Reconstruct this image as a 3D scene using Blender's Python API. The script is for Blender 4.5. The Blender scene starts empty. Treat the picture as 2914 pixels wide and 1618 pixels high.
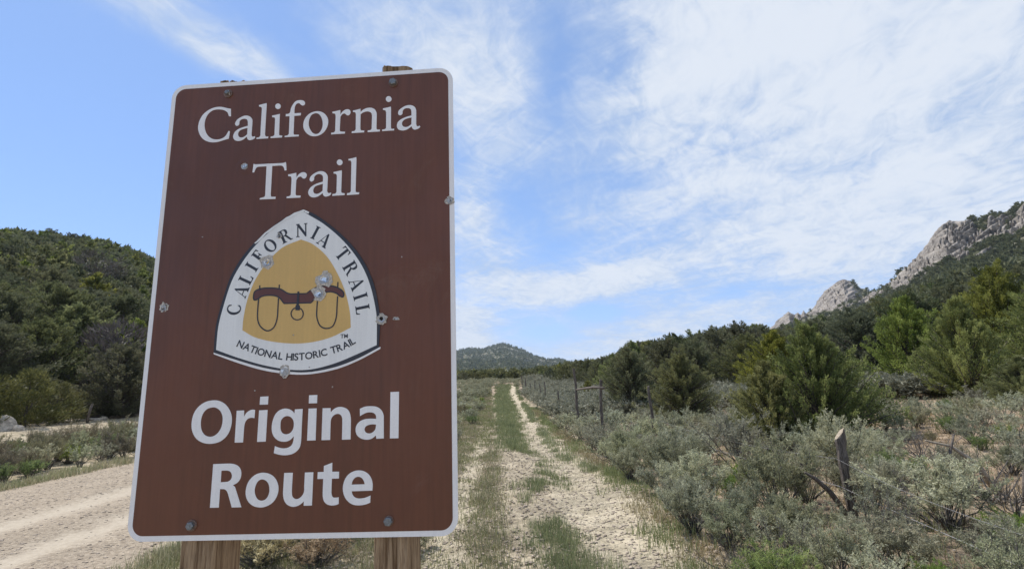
import bpy, math, random
import numpy as np
from mathutils import Matrix, Vector, noise as mnoise
from mathutils.geometry import tessellate_polygon

S = bpy.context.scene
COL = S.collection
R_ = np.random.default_rng(11)
random.seed(7)
rad = math.radians

# ------------------------------------------------------------------ camera
cd = bpy.data.cameras.new('camera')
cam = bpy.data.objects.new('camera', cd)
COL.objects.link(cam)
cd.sensor_width = 36.0
cd.lens = 18.06
cd.clip_start = 0.05
cd.clip_end = 8000
cam.matrix_world = Matrix(((0.99942, 0.03402, 0.0, 0.0), (0.00656, -0.19261, -0.98125, 0.0),
                           (-0.03339, 0.98069, -0.19272, 1.6), (0, 0, 0, 1)))
S.camera = cam

# ------------------------------------------------------------------ sun and sky
SUN_EL, SUN_AZ = 56.0, -46.0            # azimuth measured from +Y, negative = left
sd = Vector((math.sin(rad(SUN_AZ)) * math.cos(rad(SUN_EL)), math.cos(rad(SUN_AZ)) * math.cos(rad(SUN_EL)), math.sin(rad(SUN_EL))))
sl = bpy.data.lights.new('sun', 'SUN')
sl.energy = 2.95
sl.angle = rad(0.55)
sl.color = (1.0, 0.955, 0.89)
so = bpy.data.objects.new('sun', sl)
so.rotation_euler = (-sd).to_track_quat('-Z', 'Y').to_euler()
so.location = (-20, 20, 60)
COL.objects.link(so)
S.view_settings.view_transform = 'Standard'
S.view_settings.look = 'None'
S.view_settings.exposure = 0.85
S.view_settings.gamma = 1.0
S.view_settings.use_curve_mapping = False
S.cycles.max_bounces = 6
S.cycles.transparent_max_bounces = 8
S.cycles.volume_bounces = 0


class NT:
    """small node-graph helper"""
    def __init__(s, tree):
        s.t = tree
    def n(s, typ, **kw):
        nd = s.t.nodes.new(typ)
        for k, v in kw.items():
            setattr(nd, k, v)
        return nd
    def l(s, a, b):
        s.t.links.new(a, b)
    def setin(s, sock, v):
        if hasattr(v, 'links') or isinstance(v, bpy.types.NodeSocket):
            s.l(v, sock)
        else:
            sock.default_value = v
    def m(s, op, a, b=0.0, c=0.0, clamp=False):
        nd = s.n('ShaderNodeMath', operation=op, use_clamp=clamp)
        s.setin(nd.inputs[0], a); s.setin(nd.inputs[1], b); s.setin(nd.inputs[2], c)
        return nd.outputs[0]
    def mr(s, v, a, b, c=0.0, d=1.0, smooth=True):
        nd = s.n('ShaderNodeMapRange', interpolation_type='SMOOTHSTEP' if smooth else 'LINEAR')
        for i, x in enumerate((v, a, b, c, d)):
            s.setin(nd.inputs[i], x)
        return nd.outputs[0]
    def mix(s, f, a, b, mode='MIX'):
        nd = s.n('ShaderNodeMix', data_type='RGBA', blend_type=mode)
        s.setin(nd.inputs[0], f)
        for sock, v in ((nd.inputs[6], a), (nd.inputs[7], b)):
            if isinstance(v, tuple):
                sock.default_value = v if len(v) == 4 else v + (1,)
            else:
                s.l(v, sock)
        return nd.outputs[2]
    def noise(s, vec, scale, detail=4, rough=0.55, dist=0.0, lac=2.0):
        nd = s.n('ShaderNodeTexNoise')
        if vec is not None:
            s.l(vec, nd.inputs['Vector'])
        nd.inputs['Scale'].default_value = scale
        nd.inputs['Detail'].default_value = detail
        nd.inputs['Roughness'].default_value = rough
        nd.inputs['Lacunarity'].default_value = lac
        nd.inputs['Distortion'].default_value = dist
        return nd.outputs['Fac']
    def vadd(s, a, b):
        nd = s.n('ShaderNodeVectorMath', operation='ADD')
        s.setin(nd.inputs[0], a); s.setin(nd.inputs[1], b)
        return nd.outputs[0]
    def comb(s, x, y, z=0.0):
        nd = s.n('ShaderNodeCombineXYZ')
        for i, v in enumerate((x, y, z)):
            s.setin(nd.inputs[i], v)
        return nd.outputs[0]


w = bpy.data.worlds.new('World')
S.world = w
w.use_nodes = True
g = NT(w.node_tree)
w.node_tree.nodes.clear()
sky = g.n('ShaderNodeTexSky', sky_type='NISHITA', sun_disc=False)
sky.sun_elevation = rad(SUN_EL)
sky.sun_rotation = rad(SUN_AZ)
sky.altitude = 1800
sky.air_density = 1.0
sky.dust_density = 0.6
sky.ozone_density = 2.0
tc = g.n('ShaderNodeTexCoord')
sp = g.n('ShaderNodeSeparateXYZ')
g.l(tc.outputs['Generated'], sp.inputs[0])
X, Y, Z = sp.outputs
az = g.m('MULTIPLY', g.m('ARCTAN2', X, Y), 57.29578)
el = g.m('MULTIPLY', g.m('ARCSINE', Z), 57.29578)
zz = g.m('ADD', g.m('MAXIMUM', Z, 0.0), 0.12)
U = g.m('DIVIDE', X, zz)
V = g.m('DIVIDE', Y, zz)
# cloud sheet coordinates, turned so that the streaks run up to the right
def rot(u, v, deg):
    c, s_ = math.cos(rad(deg)), math.sin(rad(deg))
    return (g.m('ADD', g.m('MULTIPLY', u, c), g.m('MULTIPLY', v, s_)),
            g.m('SUBTRACT', g.m('MULTIPLY', v, c), g.m('MULTIPLY', u, s_)))
sheet = g.comb(U, V)
wob = g.noise(sheet, 0.9, 3, 0.5)
w1 = g.m('MULTIPLY', g.m('SUBTRACT', wob, 0.5), 1.6)
a1, b1 = rot(U, V, 62)
streak = g.noise(g.comb(g.m('MULTIPLY', a1, 0.45), g.m('ADD', g.m('MULTIPLY', b1, 2.0), w1), 3.0), 1.3, 9, 0.6, 0.6)
a2, b2 = rot(U, V, -48)
streak2 = g.noise(g.comb(g.m('MULTIPLY', a2, 1.0), g.m('ADD', g.m('MULTIPLY', b2, 2.6), w1), 9.0), 2.4, 9, 0.68, 0.8)
puff = g.noise(g.comb(U, V, 5.0), 1.5, 10, 0.6, 0.4)
# coverage: (az, el, radius az, radius el, tilt, amount)
BL = [(-37.5, 34.6, 9, 2.4, -10, .55), (-32.5, 31.6, 5, 1.6, -8, .5), (-27.5, 31.6, 3.2, 1.6, -30, .45), (-45, 37, 12, 3, -10, .3),
      (-12, 38, 12, 8, 0, .38), (-3, 34, 7, 6, 35, .40), (-1, 25.5, 8, 4.5, 20, .36),
      (26, 36, 16, 12, -12, .60), (37, 26, 19, 9, 0, .64), (31, 13.5, 13, 6, 0, .55), (48, 16, 14, 10, 0, .6),
      (8.5, 10.6, 7.5, 1.7, 4, .75), (15, 12.5, 8, 2.5, 8, .42), (-4.2, 18, 3.4, 3.6, 0, .62), (-3, 12, 6, 3, 0, .35), (-6, 6.5, 4.0, 2.8, -20, .85),
      (2, 9, 5, 2.2, 10, .22), (-1.5, 12, 5, 3, 0, .30), (18, 6, 12, 3, 5, .55), (-2, 3, 18, 2.6, 0, .32),
      (11, 18, 9, 2.2, 12, .25), (4, 22, 12, 5, 0, .16), (17, 27, 6, 7, 0, .22),
      (6.2, 33, 2.4, 6, -12, -.24), (13, 21.5, 5, 1.3, 5, -.20), (5, 15.0, 3, 1.4, 0, -.20), (9.6, 7.6, 2.6, .9, 0, -.62),
      (3.6, 5.6, 3.0, 1.1, 0, -.40), (23.8, 8.5, 4.0, 1.0, 8, -.42), (0.5, 21, 3.5, 2.5, 0, -.28), (-40, 20, 18, 12, 0, -.45), (33, 19, 10, 1.4, 12, -.16),
      (-28, 38.5, 5, 4, 0, -.2), (-100, 40, 45, 30, 0, -.1), (110, 35, 60, 30, 0, .3), (175, 40, 75, 30, 0, .55), (-160, 30, 50, 24, 0, .45), (0, 75, 200, 16, 0, .3)]  # unseen cloud behind the camera is added, thickened to brighten the shaded sign face
cov = None
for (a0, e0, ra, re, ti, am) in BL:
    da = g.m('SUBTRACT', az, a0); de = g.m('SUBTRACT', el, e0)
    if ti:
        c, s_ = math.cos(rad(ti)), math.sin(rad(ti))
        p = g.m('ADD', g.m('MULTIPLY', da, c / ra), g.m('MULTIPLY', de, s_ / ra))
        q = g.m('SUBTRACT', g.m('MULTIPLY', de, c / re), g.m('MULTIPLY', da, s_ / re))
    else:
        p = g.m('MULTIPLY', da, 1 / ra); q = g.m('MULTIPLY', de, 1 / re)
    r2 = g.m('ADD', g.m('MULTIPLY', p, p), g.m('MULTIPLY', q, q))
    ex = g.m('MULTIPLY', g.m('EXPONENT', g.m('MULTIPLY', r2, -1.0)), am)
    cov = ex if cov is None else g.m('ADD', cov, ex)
mack = g.noise(g.comb(g.m('MULTIPLY', a1, 2.2), g.m('ADD', g.m('MULTIPLY', b1, 3.6), w1), 1.0), 3.2, 8, 0.66, 1.2)
nz = g.m('ADD', g.m('MULTIPLY', g.m('SUBTRACT', mack, 0.5), 0.6), g.m('ADD', g.m('MULTIPLY', g.m('SUBTRACT', streak, 0.5), 1.5),
         g.m('ADD', g.m('MULTIPLY', g.m('SUBTRACT', streak2, 0.5), 1.2), g.m('MULTIPLY', g.m('SUBTRACT', puff, 0.5), 1.1))))
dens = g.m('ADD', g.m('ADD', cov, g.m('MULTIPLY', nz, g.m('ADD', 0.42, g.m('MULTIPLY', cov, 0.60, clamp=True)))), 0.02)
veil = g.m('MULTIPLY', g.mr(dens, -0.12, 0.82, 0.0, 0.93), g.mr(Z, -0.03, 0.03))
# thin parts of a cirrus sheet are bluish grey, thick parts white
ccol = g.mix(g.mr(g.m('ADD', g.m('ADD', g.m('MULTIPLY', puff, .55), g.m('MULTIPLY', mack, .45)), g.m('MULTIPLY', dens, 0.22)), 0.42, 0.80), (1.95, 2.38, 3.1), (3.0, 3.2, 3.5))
# soften the very bright band of the physical sky near the horizon
den = g.n('ShaderNodeVectorMath', operation='MULTIPLY_ADD'); g.l(sky.outputs[0], den.inputs[0]); den.inputs[1].default_value = (.17, .17, .10); den.inputs[2].default_value = (1, 1, 1)
dv = g.n('ShaderNodeVectorMath', operation='DIVIDE'); g.l(sky.outputs[0], dv.inputs[0]); g.l(den.outputs[0], dv.inputs[1])
skyc = g.mix(1.0, dv.outputs[0], (0.74, 0.93, 1.04), 'MULTIPLY')
skyc = g.mix(0.08, skyc, (2.3, 2.75, 3.6))
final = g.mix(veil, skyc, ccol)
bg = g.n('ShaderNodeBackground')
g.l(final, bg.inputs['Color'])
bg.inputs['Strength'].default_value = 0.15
wo = g.n('ShaderNodeOutputWorld')
g.l(bg.outputs[0], wo.inputs['Surface'])
w.cycles.sampling_method = 'MANUAL'
w.cycles.sample_map_resolution = 1024

# ------------------------------------------------------------------ helpers
def tag(o, label=None, cat=None, group=None, kind=None):
    if label: o['label'] = label
    if cat: o['category'] = cat
    if group: o['group'] = group
    if kind: o['kind'] = kind
    return o

def empty(name, loc=(0, 0, 0), rz=0.0):
    o = bpy.data.objects.new(name, None)
    o.empty_display_size = 0.2
    COL.objects.link(o)
    o.location = loc
    o.rotation_euler = (0, 0, rz)
    return o

def mesh(name, V, F, mats, tint=None, fmat=None, smooth=False, attrs=None):
    """V (n,3); F (m,k) uniform index array, or list of lists"""
    me = bpy.data.meshes.new(name)
    V = np.asarray(V, dtype=np.float32)
    if isinstance(F, np.ndarray) and len(F):
        k = F.shape[1]
        me.vertices.add(len(V)); me.vertices.foreach_set('co', V.ravel())
        me.loops.add(F.size); me.loops.foreach_set('vertex_index', F.astype(np.int32).ravel())
        me.polygons.add(len(F))
        me.polygons.foreach_set('loop_start', np.arange(0, F.size, k, dtype=np.int32))
        me.polygons.foreach_set('loop_total', np.full(len(F), k, dtype=np.int32))
        if fmat is not None:
            me.polygons.foreach_set('material_index', np.asarray(fmat, dtype=np.int32))
        me.update(calc_edges=True)
    else:
        me.from_pydata([tuple(map(float, v)) for v in V], [], [list(map(int, f)) for f in F])
        if fmat is not None:
            me.polygons.foreach_set('material_index', np.asarray(fmat, dtype=np.int32))
        me.update()
    if smooth:
        me.polygons.foreach_set('use_smooth', np.ones(len(me.polygons), dtype=bool))
    if tint is not None:
        a = me.attributes.new('tint', 'FLOAT', 'POINT'); a.data.foreach_set('value', np.asarray(tint, dtype=np.float32))
    for k_, v_ in (attrs or {}).items():
        a = me.attributes.new(k_, 'FLOAT', 'POINT'); a.data.foreach_set('value', np.asarray(v_, dtype=np.float32))
    for m_ in (mats if isinstance(mats, (list, tuple)) else [mats]):
        me.materials.append(m_)
    return me

def link(name, me, parent=None, loc=None):
    o = bpy.data.objects.new(name, me)
    COL.objects.link(o)
    if parent is not None: o.parent = parent
    if loc is not None: o.location = loc
    return o

def cat(parts):
    """join (V,F[,tint[,mat]]) triangle sets"""
    Vs, Fs, Ts, Ms, n = [], [], [], [], 0
    for p in parts:
        V, F = p[0], p[1]
        Vs.append(V); Fs.append(F + n); n += len(V)
        Ts.append(p[2] if len(p) > 2 else np.full(len(V), .5))
        Ms.append(np.full(len(F), p[3] if len(p) > 3 else 0))
    return np.concatenate(Vs), np.concatenate(Fs), np.concatenate(Ts), np.concatenate(Ms)

def norm(a):
    return a / np.maximum(np.linalg.norm(a, axis=-1, keepdims=True), 1e-9)

def leaves(P, D, L, W, tint, rng):
    """one slim triangle per leaf at P pointing along D"""
    n = len(P)
    s = norm(np.cross(D, rng.normal(size=(n, 3))))
    L = np.broadcast_to(np.asarray(L, float).reshape(-1, 1), (n, 1)); W = np.broadcast_to(np.asarray(W, float).reshape(-1, 1), (n, 1))
    V = np.stack([P - s * W * .5, P + s * W * .5, P + D * L], 1).reshape(-1, 3)
    F = np.arange(3 * n).reshape(-1, 3)
    return V, F, np.repeat(tint, 3)

def tube(pts, rads, k=4, cap=False):
    pts = np.asarray(pts, float); n = len(pts)
    rads = np.broadcast_to(np.asarray(rads, float), (n,))
    T = norm(np.gradient(pts, axis=0))
    ref = np.array([0, 0, 1.0]) if abs(T[:, 2]).mean() < .8 else np.array([1.0, 0, 0])
    A = norm(np.cross(T, ref)); B = np.cross(T, A)
    an = np.arange(k) * 2 * np.pi / k
    V = pts[:, None, :] + rads[:, None, None] * (np.cos(an)[None, :, None] * A[:, None, :] + np.sin(an)[None, :, None] * B[:, None, :])
    V = V.reshape(-1, 3)
    F = []
    for i in range(n - 1):
        for j in range(k):
            a, b, c, d = i * k + j, i * k + (j + 1) % k, (i + 1) * k + (j + 1) % k, (i + 1) * k + j
            F += [(a, b, c), (a, c, d)]
    if cap:
        for j in range(1, k - 1):
            F += [(0, j + 1, j), ((n - 1) * k, (n - 1) * k + j, (n - 1) * k + j + 1)]
    return V, np.array(F)

def fbm(x, y, sc, oct=4, seed=0.0, z=0.0):
    x = np.asarray(x, float); out = np.zeros(x.shape); fx = x.ravel(); fy = np.broadcast_to(y, x.shape).ravel(); o = out.ravel()
    for i in range(len(fx)):
        o[i] = mnoise.fractal(Vector((fx[i] * sc + seed, fy[i] * sc - seed, z)), .55, 2.0, oct)
    return o.reshape(x.shape)

_hash = np.random.default_rng(99).random((256, 256))
def vnoise(x, y):
    """fast tiling value noise (numpy)"""
    x = np.asarray(x, float); y = np.asarray(y, float)
    xi = np.floor(x).astype(int); yi = np.floor(y).astype(int)
    fx = x - xi; fy = y - yi; fx = fx * fx * (3 - 2 * fx); fy = fy * fy * (3 - 2 * fy)
    h = lambda a, b: _hash[a % 256, b % 256]
    return (h(xi, yi) * (1 - fx) + h(xi + 1, yi) * fx) * (1 - fy) + (h(xi, yi + 1) * (1 - fx) + h(xi + 1, yi + 1) * fx) * fy
def vfbm(x, y, sc, octv=4, gain=.5, off=0.0):
    s, a, t = 0, 1.0, 0
    for i in range(octv):
        s = s + a * (vnoise(x * sc + off + 17.3 * i, y * sc + off * 1.7 + 5.1 * i) - .5) * 2; t += a; a *= gain; sc *= 2.03
    return s / t

# ------------------------------------------------------------------ telling repeats apart
AUTO = []
LM_R = [((3.6, 5.95), 'cut fence post'), ((3.38, 13.15), 'single thin fence post'), ((2.2, 15.5), 'rail-braced fence posts'), ((5.9, 11.0), 'bright juniper'),
        ((4.55, 20.9), 'dark conical pinyon'), ((5.4, 17.1), 'paler conical pinyon'), ((13.1, 15.2), 'broad juniper'), ((5.2, 5.9), 'dead brush heap'),
        ((1.9, 5.0), 'bottom track verge'), ((3.7, 4.2), 'bottom right rabbitbrush'), ((1.7, 26), 'far fence posts'), ((9.0, 8.5), 'right-edge clearing'),
        ((9.5, 15.5), 'gap beside the bright juniper'), ((1.7, 10.5), 'middle track verge')]
def where(x, y, lms):
    (lx, ly), nm = min(lms, key=lambda l: (l[0][0] - x) ** 2 + (l[0][1] - y) ** 2)
    da = math.degrees(math.atan2(x, y) - math.atan2(lx, ly)); r = math.hypot(x, y) / math.hypot(lx, ly)
    d = math.hypot(x - lx, y - ly)
    adv = 'close' if d < 1.3 else ('' if d < 3 else 'well')
    if abs(da) < 2.5: p = 'behind' if r > 1 else 'in front of'
    elif abs(math.log(r)) < .10: p = 'left of' if da < 0 else 'right of'
    else: p = ('behind and ' if r > 1 else 'in front and ') + ('left of' if da < 0 else 'right of')
    return (adv + ' ' + p + ' the ' + nm).strip()
def size_word(s): return 'small' if s < .62 else ('large' if s > .86 else 'middling')
def auto(o, base): AUTO.append((o, base)); o['label'] = base; return o
ORD = ['leftmost', 'second from left', 'third from left', 'fourth from left', 'fifth from left', 'sixth from left', 'seventh from left', 'eighth from left', 'ninth from left', 'tenth from left', 'eleventh from left', 'twelfth from left'] + [w_ + ' from left' for w_ in 'thirteenth fourteenth fifteenth sixteenth seventeenth eighteenth nineteenth twentieth twenty-first twenty-second twenty-third twenty-fourth'.split()]
def settle_labels():
    sets = {}
    for o, b_ in AUTO: sets.setdefault(b_, []).append(o)
    for b_, L in sets.items():
        L.sort(key=lambda o: math.atan2(o.location.x, o.location.y))
        if len(L) == 1: continue
        if len(L) == 2:
            L[0]['label'] = b_ + ', left one'; L[1]['label'] = b_ + ', right one'
        elif len(L) <= 24:
            for i, o in enumerate(L): o['label'] = b_ + ', ' + ('rightmost' if i == len(L) - 1 else ORD[i])
    for o, b_ in AUTO:
        t = o['label']
        for a_, c_ in (('in front and ', 'before and '), ('well ', ''), ('close ', ''), ('middling ', ''), ('before and left of', 'ahead left of'), ('before and right of', 'ahead right of'), ('behind and ', 'behind '), ('small ', ''), ('tall ', ''), ('grey rounded', 'rounded'), ('further ', ''), ('dark pinyon', 'pinyon')):
            if len(t.replace('-', ' ').split()) > 16: t = t.replace(a_, c_)
        o['label'] = t

# ------------------------------------------------------------------ the lie of the land
def base_z(x, y):
    x = np.asarray(x, float); y = np.asarray(y, float)
    z = .0003 * np.clip(y, 0, 90) ** 2 + .0012 * np.clip(y - 90, 0, 2000)
    s = np.clip(x - 2.2, 0, 150)
    z = z + .08 * s * s / (s + 1.0)
    s2 = np.clip(x - 27, 0, 60); z = z + .10 * s2 * s2 / (s2 + 8)
    l = np.clip((-x - 14.5) / 5.0, 0, 1); z = z + .45 * l * l * (3 - 2 * l)
    return z
T_Y = [3, 6.2, 8.2, 10.9, 13.6, 16, 20, 24, 29, 39, 52, 74, 95]
T_L = [.62, .62, .60, .54, .06, .12, .10, .04, -.02, -.32, -.80, -.70, -.7]
T_R = [1.34, 1.30, 1.46, 1.18, .78, .60, .50, .50, .44, .10, -.41, -.46, -.45]
def tl(y): return np.interp(y, T_Y, T_L)
def tr(y): return np.interp(y, T_Y, T_R)
def road_near(y): return np.interp(y, [-10, 5, 60, 100], [-3.3, -3.9, -6.2, -9.5])
def road_far(y): return np.interp(y, [-10, 5, 13, 60, 100], [-9.2, -9.45, -9.5, -11.5, -15])
def ground_z(x, y):
    x = np.asarray(x, float); y = np.asarray(y, float)
    z = base_z(x, y) + .05 * vfbm(x, y, .35, 3) + .018 * vfbm(x, y, 2.2, 3)
    c = (tl(y) + tr(y)) / 2; hw = (tr(y) - tl(y)) / 2 + .12
    z = z - .05 * np.exp(-((x - c) / hw) ** 4)                       # worn track
    z = z - .035 * np.exp(-((x + .75 + .02 * y) / .3) ** 4)
    rn, rf = road_near(y), road_far(y)
    inr = (x < rn) & (x > rf)
    mid = (rn + rf) / 2; k = np.abs(x - mid) / ((rn - rf) / 2)
    rz = .0003 * np.clip(y, 0, 90) ** 2 + .05 * (1 - np.clip(k, 0, 1) ** 2) - .02
    wgt = 1 - np.clip((k - .93) / .15, 0, 1)
    z = z * (1 - wgt) + rz * wgt
    xw = x + .035 * y + .22 * vfbm(x * 0 + 3, y, .3, 2)
    z = z - .035 * (np.exp(-((xw + 6.35) / .34) ** 2) + np.exp(-((xw + 5.0) / .3) ** 2)) * wgt
    return z

# ------------------------------------------------------------------ materials
def mat(name, rough=.8, spec=.3):
    m = bpy.data.materials.new(name); m.use_nodes = True
    nt = NT(m.node_tree); b = m.node_tree.nodes['Principled BSDF']
    b.inputs['Roughness'].default_value = rough
    b.inputs['Specular IOR Level'].default_value = spec
    return m, nt, b

def foliage(name, cA, cB, trans=.3, rough=.6, vr=(.84, 1.22)):
    m, n, b = mat(name, rough, .2)
    at = n.n('ShaderNodeAttribute', attribute_name='tint')
    oi = n.n('ShaderNodeObjectInfo')
    c = n.mix(at.outputs['Fac'], cA, cB)
    hv = n.n('ShaderNodeHueSaturation')
    n.l(c, hv.inputs['Color'])
    n.l(n.mr(oi.outputs['Random'], 0, 1, .475, .52, False), hv.inputs['Hue'])
    r2 = n.m('FRACT', n.m('MULTIPLY', oi.outputs['Random'], 7.31))
    n.l(n.mr(r2, 0, 1, vr[0], vr[1], False), hv.inputs['Value'])
    n.l(n.mr(n.m('FRACT', n.m('MULTIPLY', oi.outputs['Random'], 13.7)), 0, 1, .75, 1.1, False), hv.inputs['Saturation'])
    n.l(hv.outputs[0], b.inputs['Base Color'])
    tr_ = n.n('ShaderNodeBsdfTranslucent'); n.l(hv.outputs[0], tr_.inputs['Color'])
    mx = n.n('ShaderNodeMixShader'); mx.inputs[0].default_value = trans
    n.l(b.outputs[0], mx.inputs[1]); n.l(tr_.outputs[0], mx.inputs[2])
    n.l(mx.outputs[0], m.node_tree.nodes['Material Output'].inputs['Surface'])
    return m

M = {}
M['juniper'] = foliage('juniper_leaf', (.095, .120, .028), (.350, .372, .100), .38, vr=(.88, 1.12))
M['pinyon'] = foliage('pinyon_leaf', (.110, .126, .058), (.250, .258, .125), .34)
M['olive'] = foliage('olive_shrub_leaf', (.085, .090, .030), (.19, .175, .065), .3)
M['far'] = foliage('woodland_leaf', (.090, .102, .048), (.205, .212, .098), .32)
M['sage'] = foliage('sage_leaf', (.235, .243, .140), (.49, .487, .315), .38, vr=(.74, 1.30))
M['sagefar'] = foliage('sage_leaf_far', (.195, .200, .125), (.385, .385, .260), .30)
M['rabbit'] = foliage('rabbitbrush_leaf', (.10, .17, .035), (.30, .36, .085), .35)
M['straw'] = foliage('dry_stem', (.30, .23, .12), (.58, .48, .28), .25)
M['tanbush'] = foliage('dry_flower_stalk', (.17, .16, .085), (.36, .31, .17), .25)
M['grass'] = foliage('green_grass', (.165, .180, .078), (.36, .375, .190), .38)
M['drygrass'] = foliage('dry_grass', (.26, .22, .11), (.50, .43, .24), .3)
M['deadtree'] = foliage('dead_twigs', (.10, .085, .075), (.20, .165, .145), .1)

def wood(name, cA, cB, sc=(1, 1, 1), rough=.85, bump=.4, fine=6.0):
    m, n, b = mat(name, rough, .2)
    t = n.n('ShaderNodeTexCoord'); mp = n.n('ShaderNodeMapping')
    mp.inputs['Scale'].default_value = sc
    n.l(t.outputs['Object'], mp.inputs[0])
    f = n.noise(mp.outputs[0], fine, 6, .65, .3)
    f2 = n.noise(mp.outputs[0], fine * 4, 4, .6)
    c = n.mix(n.mr(n.m('ADD', n.m('MULTIPLY', f, .65), n.m('MULTIPLY', f2, .35)), .36, .64), cA, cB)
    n.l(c, b.inputs['Base Color'])
    bp = n.n('ShaderNodeBump'); bp.inputs['Strength'].default_value = bump; bp.inputs['Distance'].default_value = .01
    n.l(n.m('ADD', f, f2), bp.inputs['Height']); n.l(bp.outputs[0], b.inputs['Normal'])
    return m
M['bark'] = wood('juniper_bark', (.055, .045, .038), (.16, .135, .115), (3, 3, .7))
M['sagewood'] = wood('sage_wood', (.07, .062, .055), (.22, .20, .175), (8, 8, 2), fine=8)
M['greywood'] = wood('weathered_wood', (.055, .045, .038), (.22, .185, .155), (14, 14, 1.2), fine=5, bump=.8)
M['palewood'] = wood('fresh_cut_wood', (.30, .24, .17), (.46, .39, .30), (5, 5, 5))
M['post'] = wood('sign_post_wood', (.16, .095, .048), (.52, .37, .23), (26, 26, 1.6), fine=3.2, bump=.9)

def plain(name, col, rough=.6, spec=.3, metal=0, var=0.0, vs=20):
    m, n, b = mat(name, rough, spec)
    b.inputs['Metallic'].default_value = metal
    if var:
        t = n.n('ShaderNodeTexCoord')
        f = n.noise(t.outputs['Object'], vs, 5, .6)
        c = n.mix(n.mr(f, .3, .7), tuple(x * (1 - var) for x in col), tuple(min(1, x * (1 + var)) for x in col))
        n.l(c, b.inputs['Base Color'])
    else:
        b.inputs['Base Color'].default_value = col + (1,)
    return m
M['wire'] = plain('fence_wire', (.30, .29, .28), .55, .5, .6, .3)
M['bolt'] = plain('galvanised_bolt', (.20, .215, .225), .5, .5, .5, .25, 300)
M['alu'] = plain('torn_aluminium', (.72, .74, .76), .28, .6, .9, .2, 400)
M['alu_dull'] = plain('bare_aluminium', (.45, .45, .45), .5, .5, .5, .2, 300)
M['hole'] = plain('hole_inside', (.02, .018, .016), .9)
M['chip'] = plain('chipped_sheeting', (.50, .46, .40), .8, .3, 0, .35, 260)
M['washer'] = plain('washer_rust', (.20, .13, .10), .6, .4, .3, .3, 300)

# sign faces: retro-reflective sheeting with dust streaks, fine scratches and slight waviness
def sheeting(name, col, rough, var=.1, grain=None, coat=.5):
    m, n, b = mat(name, rough, .5)
    t = n.n('ShaderNodeTexCoord'); mp = n.n('ShaderNodeMapping'); n.l(t.outputs['Object'], mp.inputs[0])
    mp.inputs['Scale'].default_value = (1, 1, .45)
    big = n.noise(mp.outputs[0], 3.2, 4, .55, .5)
    mp2 = n.n('ShaderNodeMapping'); n.l(t.outputs['Object'], mp2.inputs[0]); mp2.inputs['Scale'].default_value = (60, 60, 3)
    streaks = n.noise(mp2.outputs[0], 2.0, 4, .6)
    fine = n.noise(t.outputs['Object'], 420, 3, .7)
    lo = tuple(c * (1 - var) for c in col); hi = tuple(min(1, c * (1 + var)) for c in col)
    c = n.mix(n.mr(n.m('ADD', n.m('MULTIPLY', big, .6), n.m('MULTIPLY', streaks, .4)), .38, .64), lo, hi)
    # dust that settled on the face
    sc = n.noise(t.outputs['Object'], 7, 6, .7, .6)
    c = n.mix(n.m('MULTIPLY', n.mr(sc, .56, .80), .16), c, (.34, .29, .24))
    c = n.mix(n.m('MULTIPLY', n.mr(fine, .35, .75), .07), c, (.02, .02, .02))
    n.l(c, b.inputs['Base Color'])
    n.l(n.mr(sc, .4, .75, rough, rough + .22), b.inputs['Roughness'])
    b.inputs['Coat Weight'].default_value = coat
    b.inputs['Coat Roughness'].default_value = .22
    bp = n.n('ShaderNodeBump'); bp.inputs['Strength'].default_value = .25; bp.inputs['Distance'].default_value = .02
    n.l(n.noise(t.outputs['Object'], 2.2, 2, .5), bp.inputs['Height'])
    bp2 = n.n('ShaderNodeBump'); bp2.inputs['Strength'].default_value = .06; bp2.inputs['Distance'].default_value = .001
    n.l(fine, bp2.inputs['Height']); n.l(bp.outputs[0], bp2.inputs['Normal'])
    n.l(bp2.outputs[0], b.inputs['Normal'])
    return m
M['brown'] = sheeting('brown_sheeting', (.128, .041, .018), .44, .16, coat=.10)
M['white'] = sheeting('white_sheeting', (.87, .86, .85), .40, .04, coat=.25)
M['badgewhite'] = sheeting('badge_white', (.84, .84, .81), .40, .05, coat=.2)
M['badgegold'] = sheeting('badge_gold', (.68, .44, .14), .42, .06, coat=.2)
M['badgeblack'] = sheeting('badge_black', (.018, .018, .026), .4, .1, coat=.3)
M['maroon'] = sheeting('badge_maroon', (.12, .032, .022), .4, .1, coat=.2)

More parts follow.
